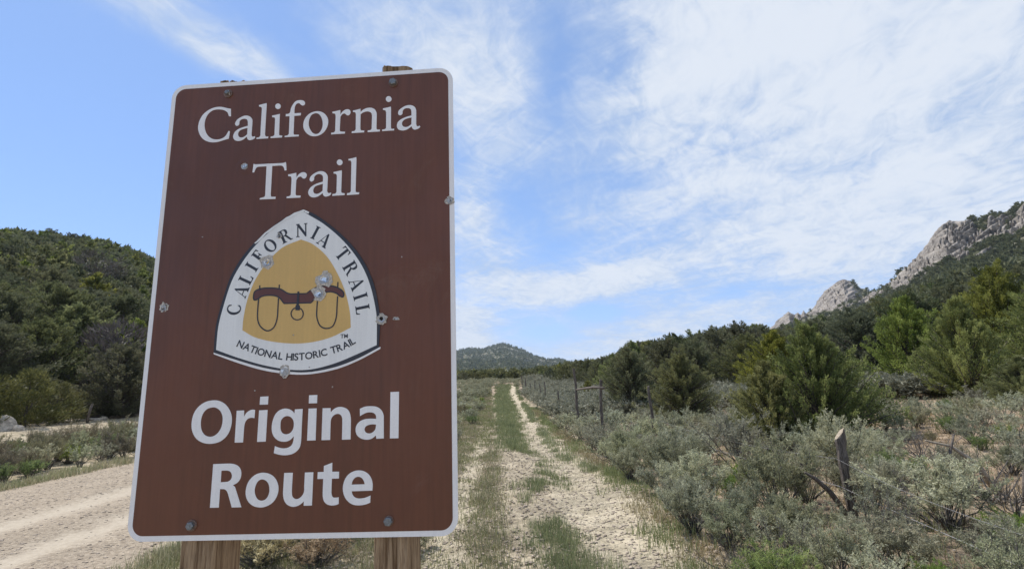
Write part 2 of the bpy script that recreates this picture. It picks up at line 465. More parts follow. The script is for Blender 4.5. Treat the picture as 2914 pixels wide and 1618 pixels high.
# dirt of the flats
def dirt_mat(name, kind):
    m, n, b = mat(name, .95, .15)
    geo = n.n('ShaderNodeNewGeometry'); P = geo.outputs['Position']
    s_ = n.n('ShaderNodeSeparateXYZ'); n.l(P, s_.inputs[0])
    n1 = n.noise(P, .35, 5, .6); n2 = n.noise(P, 3.0, 6, .65); n3 = n.noise(P, 22, 6, .7, .3)
    vor = n.n('ShaderNodeTexVoronoi', feature='F1'); n.l(P, vor.inputs['Vector']); vor.inputs['Scale'].default_value = 26
    vor2 = n.n('ShaderNodeTexVoronoi', feature='F1'); n.l(P, vor2.inputs['Vector']); vor2.inputs['Scale'].default_value = 60
    if kind == 'sand':
        c = n.mix(n.mr(n2, .35, .68), (.38, .325, .225), (.55, .475, .345))
        c = n.mix(n.mr(n3, .40, .70), c, n.mix(1.0, c, (1.22, 1.2, 1.18), 'MULTIPLY'))
        c = n.mix(n.mr(n3, .47, .30), c, n.mix(1.0, c, (.55, .50, .46), 'MULTIPLY'))
    elif kind == 'ground':
        c = n.mix(n.mr(n2, .38, .66), (.27, .205, .145), (.44, .35, .25))
        litter = n.noise(P, 1.3, 6, .7, .4)
        near = n.mr(n.m('ADD', s_.outputs[0], n.m('MULTIPLY', n2, 1.4)), 2.1, 3.3, 1.0, 0.0)
        near = n.m('MULTIPLY', near, n.mr(s_.outputs[1], 30, 60, 1.0, 0.15))
        c = n.mix(near, c, n.mix(n.mr(n2, .35, .68), (.33, .275, .19), (.50, .425, .305)))
        c = n.mix(n.m('MULTIPLY', n.m('MULTIPLY', n.mr(litter, .48, .66), n.m('SUBTRACT', 1.0, n.m('MULTIPLY', near, .7))), .75), c, (.155, .125, .095))
        c = n.mix(n.m('MULTIPLY', n.m('MULTIPLY', n.mr(n.noise(P, .55, 4, .6), .5, .68), n.m('SUBTRACT', 1.0, near)), .6), c, (.41, .29, .19))
        c = n.mix(n.mr(n3, .42, .72), c, n.mix(1.0, c, (1.3, 1.28, 1.24), 'MULTIPLY'))
        c = n.mix(n.mr(n3, .46, .30), c, n.mix(1.0, c, (.5, .46, .43), 'MULTIPLY'))
    elif kind == 'gravel':
        # wheel tracks worn pale and smooth, loose darker gravel between
        xw = n.m('ADD', s_.outputs[0], n.m('MULTIPLY', s_.outputs[1], .035))
        xw = n.m('ADD', xw, n.m('MULTIPLY', n.m('SUBTRACT', n.noise(P, .9, 4, .6), .5), .55))
        tracks = None
        for cx, wd in ((-6.35, .42), (-5.0, .36)):
            q = n.m('DIVIDE', n.m('SUBTRACT', xw, cx), wd)
            e = n.m('EXPONENT', n.m('MULTIPLY', n.m('MULTIPLY', q, q), -1.0))
            tracks = e if tracks is None else n.m('ADD', tracks, e)
        tracks = n.m('ADD', tracks, n.m('MULTIPLY', n.m('SUBTRACT', n.noise(P, 1.6, 6, .7), .5), 1.9))
        st = n.mix(n.mr(vor.outputs['Color'], .1, .9) if False else n.mr(n3, .35, .68), (.235, .188, .138), (.41, .342, .255))
        stone = n.mix(n.mr(vor2.outputs['Distance'], .15, .5), n.mix(1.0, st, (1.35, 1.33, 1.3), 'MULTIPLY'), st)
        c = n.mix(n.mr(tracks, .1, 1.25), stone, n.mix(n.mr(n3, .3, .7), (.375, .318, .24), (.46, .395, .305)))
        n.l(n.m('SUBTRACT', 1.0, n.m('MULTIPLY', n.mr(tracks, .2, .9), .8)), (gv := n.n('ShaderNodeMath', operation='MULTIPLY')).inputs[0]); gv.inputs[1].default_value = 1.0
    else:  # hill
        c = n.mix(n.mr(n2, .35, .65), (.16, .12, .085), (.30, .235, .165))
        c = n.mix(n.m('MULTIPLY', n.mr(n1, .45, .6), .6), c, (.10, .095, .055))
    n.l(c, b.inputs['Base Color'])
    bp = n.n('ShaderNodeBump'); bp.inputs['Strength'].default_value = 1.0; bp.inputs['Distance'].default_value = .055 if kind != 'hill' else .3
    h = n.m('ADD', n3, n.m('MULTIPLY', n.m('SUBTRACT', 1.0, vor.outputs['Distance']), .22))
    h = n.m('ADD', n.m('MULTIPLY', h, n.mr(n.noise(P, 1.1, 3, .6), .35, .65, .35, 1.15)), n.m('MULTIPLY', n.noise(P, 7, 4, .6, .8), 1.2))
    if kind == 'gravel':
        h = n.m('MULTIPLY', h, gv.outputs[0])
        bp.inputs['Distance'].default_value = .022
    n.l(h, bp.inputs['Height']); n.l(bp.outputs[0], b.inputs['Normal'])
    return m
M['ground'] = dirt_mat('ground_dirt', 'ground')
M['sand'] = dirt_mat('track_dirt', 'sand')
M['gravel'] = dirt_mat('road_gravel', 'gravel')
M['hill'] = dirt_mat('hill_soil', 'hill')
M['stone'] = plain('pale_stone', (.46, .40, .32), .9, .2, 0, .4, 9)
M['pebble'] = plain('pebble', (.38, .31, .24), .9, .2, 0, .35, 3)

def rock_mat():
    m, n, b = mat('granite_and_scrub', .9, .2)
    geo = n.n('ShaderNodeNewGeometry'); P = geo.outputs['Position']
    at = n.n('ShaderNodeAttribute', attribute_name='rock')
    mp = n.n('ShaderNodeMapping'); n.l(P, mp.inputs[0]); mp.inputs['Rotation'].default_value = (rad(20), rad(-28), rad(35)); mp.inputs['Scale'].default_value = (.22, .22, 1.3)
    strat = n.noise(mp.outputs[0], .22, 8, .65, .7)
    blot = n.noise(P, .05, 6, .6, .4)
    fine = n.noise(P, .45, 6, .7)
    rc = n.mix(n.mr(strat, .36, .62), (.150, .130, .108), (.36, .320, .27))
    rc = n.mix(n.m('MULTIPLY', n.mr(blot, .52, .7), .7), rc, (.20, .175, .165))
    rc = n.mix(n.mr(fine, .52, .34), rc, n.mix(1.0, rc, (.5, .47, .45), 'MULTIPLY'))
    sc = n.mix(n.mr(n.noise(P, .16, 6, .7), .42, .62), (.075, .080, .042), (.19, .170, .115))
    c = n.mix(n.mr(n.m('ADD', at.outputs['Fac'], n.m('MULTIPLY', n.m('SUBTRACT', fine, .5), .5)), .42, .58), sc, rc)
    n.l(c, b.inputs['Base Color'])
    bp = n.n('ShaderNodeBump'); bp.inputs['Strength'].default_value = .5; bp.inputs['Distance'].default_value = 1.4
    n.l(n.m('ADD', n.m('MULTIPLY', strat, 1.4), n.m('MULTIPLY', fine, .8)), bp.inputs['Height']); n.l(bp.outputs[0], b.inputs['Normal'])
    return m
M['rock'] = rock_mat()

# ------------------------------------------------------------------ ground
def warp_axis(lo, hi, c, n, k):
    t = np.linspace(-1, 1, n)
    s = np.sinh(k * t) / np.sinh(k)
    return np.where(s < 0, c + s * (c - lo), c + s * (hi - c))
gx = warp_axis(-2400, 2400, 0.0, 420, 9.5)
gy = np.concatenate([-np.geomspace(400, 6, 24), np.linspace(-5, 3.4, 20), 3.4 + np.geomspace(.05, 2390, 400)])
GX, GY = np.meshgrid(gx, gy, indexing='ij')
GZ = ground_z(GX, GY)
nx, ny = GX.shape
idx = np.arange(nx * ny).reshape(nx, ny)
F = np.stack([idx[:-1, :-1], idx[1:, :-1], idx[1:, 1:], idx[:-1, 1:]], -1).reshape(-1, 4)
tag(link('ground', mesh('ground', np.stack([GX, GY, GZ], -1).reshape(-1, 3), F, M['ground'], smooth=True)), 'dry sandy flat with litter under the sagebrush', kind='structure')

def strip(name, ys, lfun, rfun, nxx, material, lift, jit, label):
    V = []
    for y in ys:
        a, b_ = lfun(y), rfun(y)
        a = a + jit * float(vfbm(np.array(y), np.array(3.3), 1.3, 4)) * 2; b_ = b_ + jit * float(vfbm(np.array(y), np.array(77.7), 1.3, 4)) * 2
        xs = np.linspace(a, b_, nxx)
        z = ground_z(xs, np.full(nxx, y)) + lift
        z[0] -= lift * 1.6 ; z[-1] -= lift * 1.6
        V.append(np.stack([xs, np.full(nxx, y), z], -1))
    V = np.array(V); n_, k_ = V.shape[:2]
    idx = np.arange(n_ * k_).reshape(n_, k_)
    F = np.stack([idx[:-1, :-1], idx[:-1, 1:], idx[1:, 1:], idx[1:, :-1]], -1).reshape(-1, 4)
    o = link(name, mesh(name, V.reshape(-1, 3), F, material, smooth=True))
    tag(o, label, kind='structure')
    return o
ys_r = np.concatenate([np.arange(-20, 3, .5), np.geomspace(3, 100, 330)])
strip('gravel_road', ys_r, road_far, road_near, 40, M['gravel'], .012, .10, 'gravel road with two pale wheel tracks on the left')
ys_t = np.concatenate([np.arange(.5, 3, .25), np.geomspace(3, 77, 420)])
strip('trail', ys_t, lambda y: tl(y) - .10, lambda y: max(tr(y) + .12, np.interp(y, [3, 8, 14, 20, 27, 31], [1.55, 1.7, 1.35, 1.05, .75, .2])), 22, M['sand'], .010, .07, 'worn sandy wagon track running straight ahead between the grass and the sagebrush')
ys_l = ys_t[ys_t < 19]
strip('trail', ys_l, lambda y: -.90 - .022 * y + .1, lambda y: -.60 - .024 * y + .1, 8, M['sand'], .009, .12, 'faint left rut of the old track, half covered with grass')

# ------------------------------------------------------------------ hills, as polar height fields centred on the valley floor
def polar(name, azs, Ds, zfun, material, attr=None, label=''):
    A, D = np.meshgrid(np.radians(azs), Ds, indexing='ij')
    x = np.sin(A) * D; y = np.cos(A) * D
    z = zfun(np.degrees(A), D, x, y)
    V = np.stack([x, y, z], -1)
    if attr is not None:
        V, at = attr(V, np.degrees(A), D)
    n_, k_ = A.shape; idx = np.arange(n_ * k_).reshape(n_, k_)
    F = np.stack([idx[:-1, :-1], idx[:-1, 1:], idx[1:, 1:], idx[1:, :-1]], -1).reshape(-1, 4)
    F = F[:, ::-1]
    o = link(name, mesh(name, V.reshape(-1, 3), F, material, smooth=True, attrs={'rock': at.ravel()} if attr is not None else None))
    tag(o, label, kind='structure')
    return V

def sm(t): t = np.clip(t, 0, 1); return t * t * (3 - 2 * t)
LH_A = [-110, -80, -60, -46.1, -43.2, -39.8, -36.8, -35.7, -30, -24, -18, -12, -8, -5]
LH_E = [10, 12, 13, 13.3, 13.35, 13.2, 12.6, 12.2, 10.0, 7.6, 5.6, 4.0, 3.0, 1.2]
LH_D = [120, 125, 135, 152, 160, 172, 184, 190, 225, 280, 330, 380, 420, 430]
def left_extra(azd, D):
    Dc = np.interp(azd, LH_A, LH_D); H = np.tan(np.radians(np.interp(azd, LH_A, LH_E))) * Dc + 1.6 - 3.0
    Df = np.interp(azd, [-110, -90, -46, -35.7, -20, -10, -5], [24, 24, 31, 36, 62, 120, 160])
    t = (D - Df) / (Dc - Df)
    up = H * np.clip(t, 0, 1) ** .92
    return np.where(t <= 1, up, np.maximum(H - (t - 1) * H * .55, 0))
def left_z(azd, D, x, y):
    e = left_extra(azd, D)
    r = 1.3 * vfbm(x, y, .03, 4) * np.clip(e / 8, 0, 1)
    return base_z(x, y) * np.clip(1 - e / 10, 0, 1) + e + r - .12
left_V = polar('left_hillside', np.linspace(-112, -4, 260), np.concatenate([np.linspace(22, 200, 110), np.linspace(206, 700, 30)]), left_z, M['hill'],
      label='steep hillside on the left under dense pinyon and juniper')

CREST = [(12, 1.0), (20, 2.6), (24, 3.6), (26.81, 4.92), (27.45, 5.5), (28.31, 6.24), (28.75, 5.85), (29.12, 6.05), (29.36, 5.79), (29.6, 6.23), (29.79, 5.91), (30.6, 6.44), (31.26, 7.44), (32.01, 8.12), (32.73, 8.63), (33.21, 8.79), (33.63, 8.59), (33.99, 8.46), (34.51, 7.72), (35.11, 7.59), (35.59, 7.57), (35.99, 7.81), (36.52, 8.17), (37.27, 8.49), (38.18, 9.14), (38.91, 9.87), (39.13, 10.18), (39.79, 10.83), (40.34, 11.56), (40.62, 11.92), (41.22, 12.34), (41.81, 12.69), (42.32, 12.57), (43.02, 12.44), (43.94, 12.51), (44.75, 12.63), (45.53, 12.75), (46.31, 12.93), (52, 14.0), (62, 15.5), (80, 16), (100, 12)]
CR_A = [c[0] for c in CREST]; CR_E = [c[1] for c in CREST]
def mdist(azd): return np.interp(azd, [12, 26, 34.6, 36.6, 41, 50, 100], [760, 700, 600, 430, 370, 330, 260])
def mount_extra(azd, D):
    Dc = mdist(azd); e = np.interp(azd, CR_A, CR_E); e = np.where(azd > 35, e - .25 * (1 - np.clip((41.9 - azd) / .3, 0, 1) * np.clip((azd - 36.9) / .5, 0, 1)), e)
    H = np.tan(np.radians(e)) * Dc + 1.6
    Df = np.interp(azd, [12, 30, 40, 60, 100], [140, 110, 80, 62, 55])
    t = (D - Df) / (Dc - Df)
    up = H * (.62 * np.clip(t, 0, 1) ** 1.15 + .38 * np.clip(t, 0, 1) ** 2.2)
    return np.where(t <= 1, up, H - (t - 1) * H * 1.2)
POLYS = [
 [(40.34, 11.56), (40.62, 12.1), (41.22, 12.6), (41.81, 12.9), (42.23, 12.8), (43.14, 11.9), (43.34, 11.25), (43.76, 11.08), (43.98, 11.83), (45.14, 12.07), (46.2, 12.25), (48.5, 12.6), (48.4, 10.9), (46.22, 10.77), (45.32, 10.33), (44.82, 10.19), (44.42, 10.67), (43.33, 9.98), (42.66, 9.57), (41.62, 8.82), (41.42, 9.54), (40.57, 8.87), (39.77, 8.59), (38.8, 8.04), (38.04, 7.45), (36.73, 7.2), (37.0, 7.8), (38.1, 9.0), (38.8, 10.0), (39.7, 10.95)],
 [(29.9, 5.7), (30.5, 6.6), (31.26, 7.6), (32.01, 8.3), (32.73, 8.8), (33.21, 9.0), (33.63, 8.8), (34.03, 7.86), (34.32, 7.22), (33.89, 6.83), (33.1, 6.62), (32.26, 6.11), (30.93, 5.8)],
 [(26.3, 4.3), (27.45, 5.8), (28.31, 6.5), (29.9, 6.3), (29.9, 5.6), (28.38, 5.0), (27.17, 4.2)],
 [(33.85, 6.53), (35.15, 7.04), (36.36, 7.1), (36.1, 6.92), (34.82, 6.42), (31.97, 5.84), (31.71, 5.87)],
 [(36.2, 7.5), (37.1, 7.9), (36.9, 8.1), (36.2, 7.8)], [(42.3, 8.9), (43.6, 9.3), (43.9, 9.6), (43.1, 9.5)], [(46.5, 9.0), (49, 9.5), (50, 10.2), (47.5, 9.8)]]
def inpoly(a, e, poly):
    ins = np.zeros(a.shape, bool); n_ = len(poly)
    for i in range(n_):
        x1, y1 = poly[i]; x2, y2 = poly[(i + 1) % n_]
        c = (y1 > e) != (y2 > e)
        ins ^= c & (a < (x2 - x1) * (e - y1) / ((y2 - y1) if y2 != y1 else 1e-9) + x1)
    return ins
def mount_z(azd, D, x, y):
    e = mount_extra(azd, D)
    return base_z(x, y) * np.clip(1 - e / 25, 0, 1) + e + (2.2 * vfbm(x, y, .02, 4)) * np.clip(e / 20, 0, 1) * np.clip(1.0 - (D / mdist(azd)) ** 6, .12, 1) - .15
def mount_attr(V, azd, D):
    E = np.degrees(np.arctan2(V[..., 2] - 1.6, D))
    jx = azd + .22 * vfbm(azd, E, 1.2, 4, .6); je = E + .18 * vfbm(azd, E, 1.5, 4, .6, 40)
    rock = np.zeros(azd.shape)
    for p in POLYS:
        rock = np.maximum(rock, inpoly(jx, je, p).astype(float))
    rock = np.where(D > mdist(azd) * 1.02, 0, rock)
    # soften a little
    r2 = rock.copy()
    r2[1:-1, 1:-1] = (rock[:-2, 1:-1] + rock[2:, 1:-1] + rock[1:-1, :-2] + rock[1:-1, 2:] + 2 * rock[1:-1, 1:-1]) / 6
    # slabs and joints: bedding dips down to the left, ledges step out towards the valley
    q = azd * 1.0; s1 = E - .55 * (azd - 40)
    big = vfbm(azd, E, 1.1, 3, .5, 7)
    slab = vfbm(s1 * 1.3, azd * .22, 1.6, 3, .5, 3)
    step = np.abs(((s1 * 2.6 + 1.1 * big) % 1) - .5) * 2
    crack = np.clip(1 - np.abs(vfbm(azd, E, 1.9, 3, .55, 21)) * 7, 0, 1)
    disp = (6.0 * big + 4.5 * slab + 4.0 * sm(step * 1.6 - .3) - 4.0 * crack) * r2 * (D / 380) * np.interp(azd, [34.5, 36.5], [.45, 1.0])
    nrm = np.stack([-np.sin(np.radians(azd)) * .8, -np.cos(np.radians(azd)) * .8, np.full(azd.shape, .5)], -1)
    k = np.clip((mdist(azd) * 1.0 - D) / 12, 0.15, 1)[..., None]
    return V + nrm * disp[..., None] * k, r2
m_az = np.concatenate([np.linspace(13, 26, 70), np.linspace(26.05, 49, 560), np.linspace(49.3, 98, 110)])
mu = np.concatenate([np.linspace(0, .45, 24), np.linspace(.46, 1.0, 190), np.linspace(1.01, 1.5, 18)])
A_, U_ = np.meshgrid(m_az, mu, indexing='ij')
D_ = 58 + (mdist(A_) - 58) * U_
x_ = np.sin(np.radians(A_)) * D_; y_ = np.cos(np.radians(A_)) * D_
V_ = np.stack([x_, y_, mount_z(A_, D_, x_, y_)], -1)
mount_V0 = V_.copy()
V_, rk_ = mount_attr(V_, A_, D_)
n_, k_ = A_.shape; idx = np.arange(n_ * k_).reshape(n_, k_)
F = np.stack([idx[:-1, :-1], idx[1:, :-1], idx[1:, 1:], idx[:-1, 1:]], -1).reshape(-1, 4)
tag(link('mountain', mesh('mountain', V_.reshape(-1, 3), F, M['rock'], smooth=True, attrs={'rock': rk_.ravel()})), 'mountain on the right with pale granite outcrops above the woodland', kind='structure')

# distant hill
DH = [(-30, 2.5), (-20, 3.3), (-12, 3.3), (-6.31, 3.81), (-4.99, 4.08), (-3.46, 3.95), (-2.35, 4.35), (-1.02, 4.53), (0.29, 4.05), (2.02, 3.2), (3.53, 2.63), (4.62, 2.67), (5.49, 2.55), (6.31, 1.9), (9, 1.3), (14, 1.0), (20, .6)]
def dh_z(azd, D, x, y):
    Dc = 1500; H = np.tan(np.radians(np.interp(azd, [d[0] for d in DH], [d[1] for d in DH]))) * Dc
    t = (D - 480) / (Dc - 480)
    r = vfbm(x, y, .006, 5, .55)
    z = np.where(t <= 1, H * np.clip(t, 0, 1) ** 1.1, H - (t - 1) * H) + r * 26 * np.clip(t * 2, 0, 1) * np.clip((1.03 - t) * 3, .08, 1)
    return z + 2
dV = polar('distant_hill', np.linspace(-30, 20, 300), np.concatenate([np.linspace(460, 1500, 130), np.linspace(1520, 2200, 12)]), dh_z, M['rock'],
           attr=lambda V, a, D: (V, np.where(vfbm(V[..., 0], V[..., 1], .035, 4, .6) > .38, .5, 0.0)), label='distant blue-green hill at the end of the valley')

# clear mountain air: far things fade a little towards blue
hm = bpy.data.materials.new('air'); hm.use_nodes = True; hm.node_tree.nodes.clear(); hn = NT(hm.node_tree)
pv = hn.n('ShaderNodeVolumePrincipled'); pv.inputs['Color'].default_value = (.72, .84, 1.0, 1); pv.inputs['Density'].default_value = .00013
ho = hn.n('ShaderNodeOutputMaterial'); hn.l(pv.outputs[0], ho.inputs['Volume'])
hx = [(sx * 2600, sy * 2600, sz_) for sz_ in (-8, 210) for sy in (-1, 1) for sx in (-1, 1)]
tag(link('haze', mesh('haze', hx, [[0, 2, 3, 1], [4, 5, 7, 6], [0, 1, 5, 4], [2, 6, 7, 3], [0, 4, 6, 2], [1, 3, 7, 5]], hm)), 'thin summer haze in the valley air', kind='stuff')

# ------------------------------------------------------------------ plant builders
PROF = {
 'juniper': [(0, .62), (.12, .95), (.3, 1.0), (.5, .86), (.7, .62), (.86, .34), (1, .06)],
 'pinyon': [(0, .45), (.12, .85), (.35, 1.0), (.6, .86), (.8, .58), (.93, .32), (1, .08)],
 'round': [(0, .55), (.2, .95), (.5, 1.0), (.72, .86), (.9, .55), (1, .2)],
}
def crown(seed, H, Rm, kind, nplume, nleaf, L, W, up=.55, plr=.16, lift=.04, limbs=True):
    """plumes of leaf sprays carried by limbs: returns (leaf set), (wood set)"""
    rng = np.random.default_rng(seed)
    pr = PROF[kind]; ps, pv = [p[0] for p in pr], [p[1] for p in pr]
    lob = rng.normal(size=(5, 2))
    Ps, Ds, Ts, Ls, wood_ = [], [], [], [], []
    for i in range(nplume):
        th = rng.random() * 2 * np.pi
        s = rng.random() ** .85
        wob = 1 + .16 * math.sin(2 * th + lob[0, 0] * 3) + .12 * math.sin(3 * th + 5 * s + lob[1, 0] * 3) + .16 * rng.normal()
        hz = H * (lift + (1 - lift) * s) * (1 + .05 * rng.normal())
        R = Rm * np.interp(s, ps, pv) * max(.45, wob) * (1.0 if rng.random() < .62 else rng.uniform(.35, .85))
        tip = np.array([math.cos(th) * R, math.sin(th) * R, hz])
        st = np.array([tip[0] * .18, tip[1] * .18, max(.03 * H, hz - (up * R + .10 * H))])
        ax = tip - st; ln = np.linalg.norm(ax); ax = ax / ln
        if ax[2] < 0: ax[2] *= .3
        n = int(nleaf * rng.uniform(.7, 1.3))
        t = 1 - rng.random(n) ** 1.3 * .62
        rr = plr * Rm * (1.18 - t) ** .55 * 1.25 * rng.uniform(.8, 1.25)
        off = norm(rng.normal(size=(n, 3))) * (rng.random(n) ** .5)[:, None] * rr[:, None]
        base = st + ax * (t * ln)[:, None]
        P = base + off
        D = norm(ax * .75 + norm(off) * .55 + np.array([0, 0, .38]) + rng.normal(size=(n, 3)) * .28)
        Ps.append(P); Ds.append(D)
        Ts.append(np.clip(rng.normal(.45, .26) + rng.normal(size=n) * .14 + (t > .93) * .12, 0, 1))
        Ls.append(L * rng.uniform(.7, 1.3, n))
        if limbs and rng.random() < .9:
            mid = st + ax * ln * .5 + rng.normal(size=3) * .05 * ln
            r0 = .0105 * H ** .5 * rng.uniform(.6, 1.3)
            wood_.append(tube([st, mid, st + ax * ln * .92], [r0 * 1.6, r0, r0 * .35], 3))
    P = np.concatenate(Ps); D = np.concatenate(Ds); T = np.concatenate(Ts); Lx = np.concatenate(Ls)
    P[:, 2] = np.maximum(P[:, 2], .02)
    lf = leaves(P, D, Lx, Lx * (W / L), T, rng)
    # trunk: two or three twisted stems
    for k in range(3 if kind == 'juniper' else 2):
        a = rng.random() * 6.28; zs = np.linspace(-.15, H * .86, 9)
        sw = .05 * H * np.sin(zs / H * 4 + a) * np.linspace(0, 1, 9)
        pts = np.stack([sw * math.cos(a) + .03 * H * np.cos(zs * 3 + a) * (k > 0), sw * math.sin(a) + .04 * H * (k > 0) * np.sin(zs * 2 + a), zs], -1)
        wood_.append(tube(pts, np.linspace(.032 * H, .004 * H, 9) * (1 if k == 0 else .6), 6))
    wd = cat([(v, f) for v, f in wood_])
    return lf, wd

def tree_protos(name, n, H, Rm, kind, npl, nlf, L, W, leafmat, seed, **kw):
    out = []
    for i in range(n):
        lf, wd = crown(seed + i, H, Rm, kind, npl, nlf, L, W, **kw)
        c = mesh(name + '_crown', lf[0], lf[1], leafmat, tint=lf[2])
        t = mesh(name + '_trunk', wd[0], wd[1], M['bark'], smooth=True)
        out.append((c, t))
    return out
def far_protos(name, n, H, Rm, kind, npl, nlf, L, W, leafmat, seed, **kw):
    out = []
    for i in range(n):
        lf, wd = crown(seed + i, H, Rm, kind, npl, nlf, L, W, limbs=False, **kw)
        V, F, T, MI = cat([(lf[0], lf[1], lf[2], 0), (wd[0], wd[1], np.full(len(wd[0]), .5), 1)])
        out.append(mesh(name, V, F, [leafmat, M['bark']], tint=T, fmat=MI))
    return out

JN = tree_protos('juniper', 3, 3.0, 1.75, 'juniper', 400, 175, .055, .034, M['juniper'], 100, plr=.085, up=.5)
JM = tree_protos('juniper_mid', 4, 4.0, 2.0, 'juniper', 300, 100, .095, .058, M['juniper'], 140, plr=.09, up=.5)
PM = tree_protos('pinyon', 3, 3.0, 1.35, 'pinyon', 420, 115, .050, .032, M['pinyon'], 180, plr=.10, up=.3)
PF = tree_protos('pinyon_round', 4, 4.0, 2.0, 'round', 260, 85, .105, .064, M['far'], 200, plr=.11, up=.35)
JF = far_protos('far_tree', 5, 4.0, 2.1, 'round', 85, 34, .25, .16, M['far'], 300, plr=.13)
JG = far_protos('far_green_tree', 3, 4.2, 1.9, 'juniper', 85, 34, .25, .15, M['juniper'], 330, plr=.12)
OL = far_protos('olive_tree', 2, 3.4, 2.2, 'round', 90, 60, .22, .06, M['olive'], 350, plr=.2)
DT = far_protos('dead_tree', 2, 4.0, 1.9, 'round', 60, 45, .34, .04, M['deadtree'], 370, plr=.22)

def put_tree(protos, x, y, H, proto_h, label, cat_, group=None, w=1.0, rz=None, z=None, name='juniper_tree', two=True, sink=.05):
    z = float(ground_z(np.array([x]), np.array([y]))[0]) if z is None else z
    p = random.choice(protos) if isinstance(protos, list) else protos
    s = H / proto_h
    if two:
        e = empty(name, (x, y, z - sink), rz if rz is not None else random.uniform(0, 6.28))
        e.scale = (s * w, s * w, s)
        c = link('crown', p[0], e); t = link('trunk', p[1], e)
    else:
        e = link(name, p, loc=(x, y, z - sink)); e.rotation_euler = (0, 0, random.uniform(0, 6.28)); e.scale = (s * w, s * w, s)
    tag(e, label, cat_, group)
    return e

G_R = 'junipers and pinyons on the right slope'
# the big ones one can tell apart
put_tree(JN[0], 6.3, 11.1, 2.35, 3.0, 'bright green many-tipped juniper bush-tree standing behind the leaning cut fence post', 'tree', G_R, .82, 0.6)
put_tree(JN[1], 5.25, 11.05, 1.7, 3.0, 'lower yellow-green juniper joined to the left side of the big bright juniper', 'tree', G_R, .92, 2.2)
put_tree(PM[0], 4.55, 20.9, 2.75, 3.0, 'dark rounded conical pinyon just right of the rail-braced fence posts', 'tree', G_R, 1.0, 1.0, name='pinyon_tree')
put_tree(PM[1], 5.4, 17.1, 2.15, 3.0, 'small paler conical pinyon with a bare lower trunk, right of the dark pinyon', 'tree', G_R, 1.05, 4.0, name='pinyon_tree')
put_tree(JN[2], 13.1, 15.2, 2.7, 3.0, 'broad yellow-green juniper at the foot of the slope near the right edge', 'tree', G_R, .78, 1.3)
put_tree(JN[0], 18.6, 19.6, 4.0, 3.0, 'tall dark juniper with pale bare limbs behind the broad yellow-green one', 'tree', G_R, .85, 3.0)
put_tree(JN[1], 14.2, 18.6, 3.2, 3.0, 'tall ragged juniper left of the broad yellow-green one at the slope foot', 'tree', G_R, .9, 5.0)
put_tree(JN[1], 16.9, 15.9, 3.2, 3.0, 'dark shaded juniper cut by the right edge of the picture', 'tree', G_R, 1.0, .4)
put_tree(JN[2], 12.1, 12.6, 1.1, 3.0, 'low green juniper shrub at the far right edge on open ground', 'tree', G_R, 1.2, 1.4)
put_tree(JN[2], 11.2, 22.4, 2.6, 3.0, 'green juniper standing behind the bright juniper bush-tree', 'tree', G_R, 1.0, 2.4)
put_tree(JM[0], 4.6, 33.5, 1.3, 4.0, 'small bright juniper left of the dark conical pinyon behind the fence', 'tree', G_R, 1.0, 2.4)

SKYL = [(-7, 1.7), (-4, 1.5), (0, 1.25), (2, 1.5), (4.0, 1.8), (5.91, 2.32), (8.11, 2.75), (8.94, 2.42), (11.56, 3.3), (14.18, 4.55), (16.66, 4.7), (19.08, 4.75), (21.12, 5.45), (23.41, 5.5), (25.24, 5.2), (26.93, 4.4), (30.47, 5.2), (34.75, 6.2), (38.4, 7.2), (41.25, 8.1), (43.37, 8.7), (45.67, 9.1), (60, 10.5), (90, 11)]
def slope_z(azd, D, x, y):
    b_ = float(ground_z(np.array([x]), np.array([y]))[0])
    if azd < 13 or D < 60: return b_
    return max(b_ if D < 95 else -9, float(mount_z(np.array([azd]), np.array([D]), np.array([x]), np.array([y]))[0]))
rng = np.random.default_rng(5)
pts = [(6.3, 11.1), (5.3, 11.0), (4.55, 20.9), (5.4, 17.1), (13.1, 15.2), (18.6, 19.6), (14.2, 18.6), (16.9, 15.9), (11.2, 22.4)]
def band(azd, D):
    h = ('above the far fence posts' if azd < 9 else 'above the dark conical pinyon' if azd < 15 else 'above the paler conical pinyon' if azd < 20.5 else 'left of the bright juniper' if azd < 25 else 'above the bright juniper' if azd < 33 else 'right of the bright juniper' if azd < 38 else 'above the broad juniper' if azd < 44 else 'past the right edge')
    return h + (', front row' if D < 36 else ', behind' if D < 62 else ', far back')
LAB_R = ['dark green juniper in the band of trees on the right slope', 'yellow-green juniper among the darker trees of the right slope', 'rounded grey-green pinyon in the tree band right of the trail']
cnt = 0
cand = []
for _ in range(9000):
    azd = rng.uniform(3.8, 55); D = 18 + 110 * rng.random() ** 1.25
    cand.append((azd, D))
cand.sort(key=lambda c: c[1])
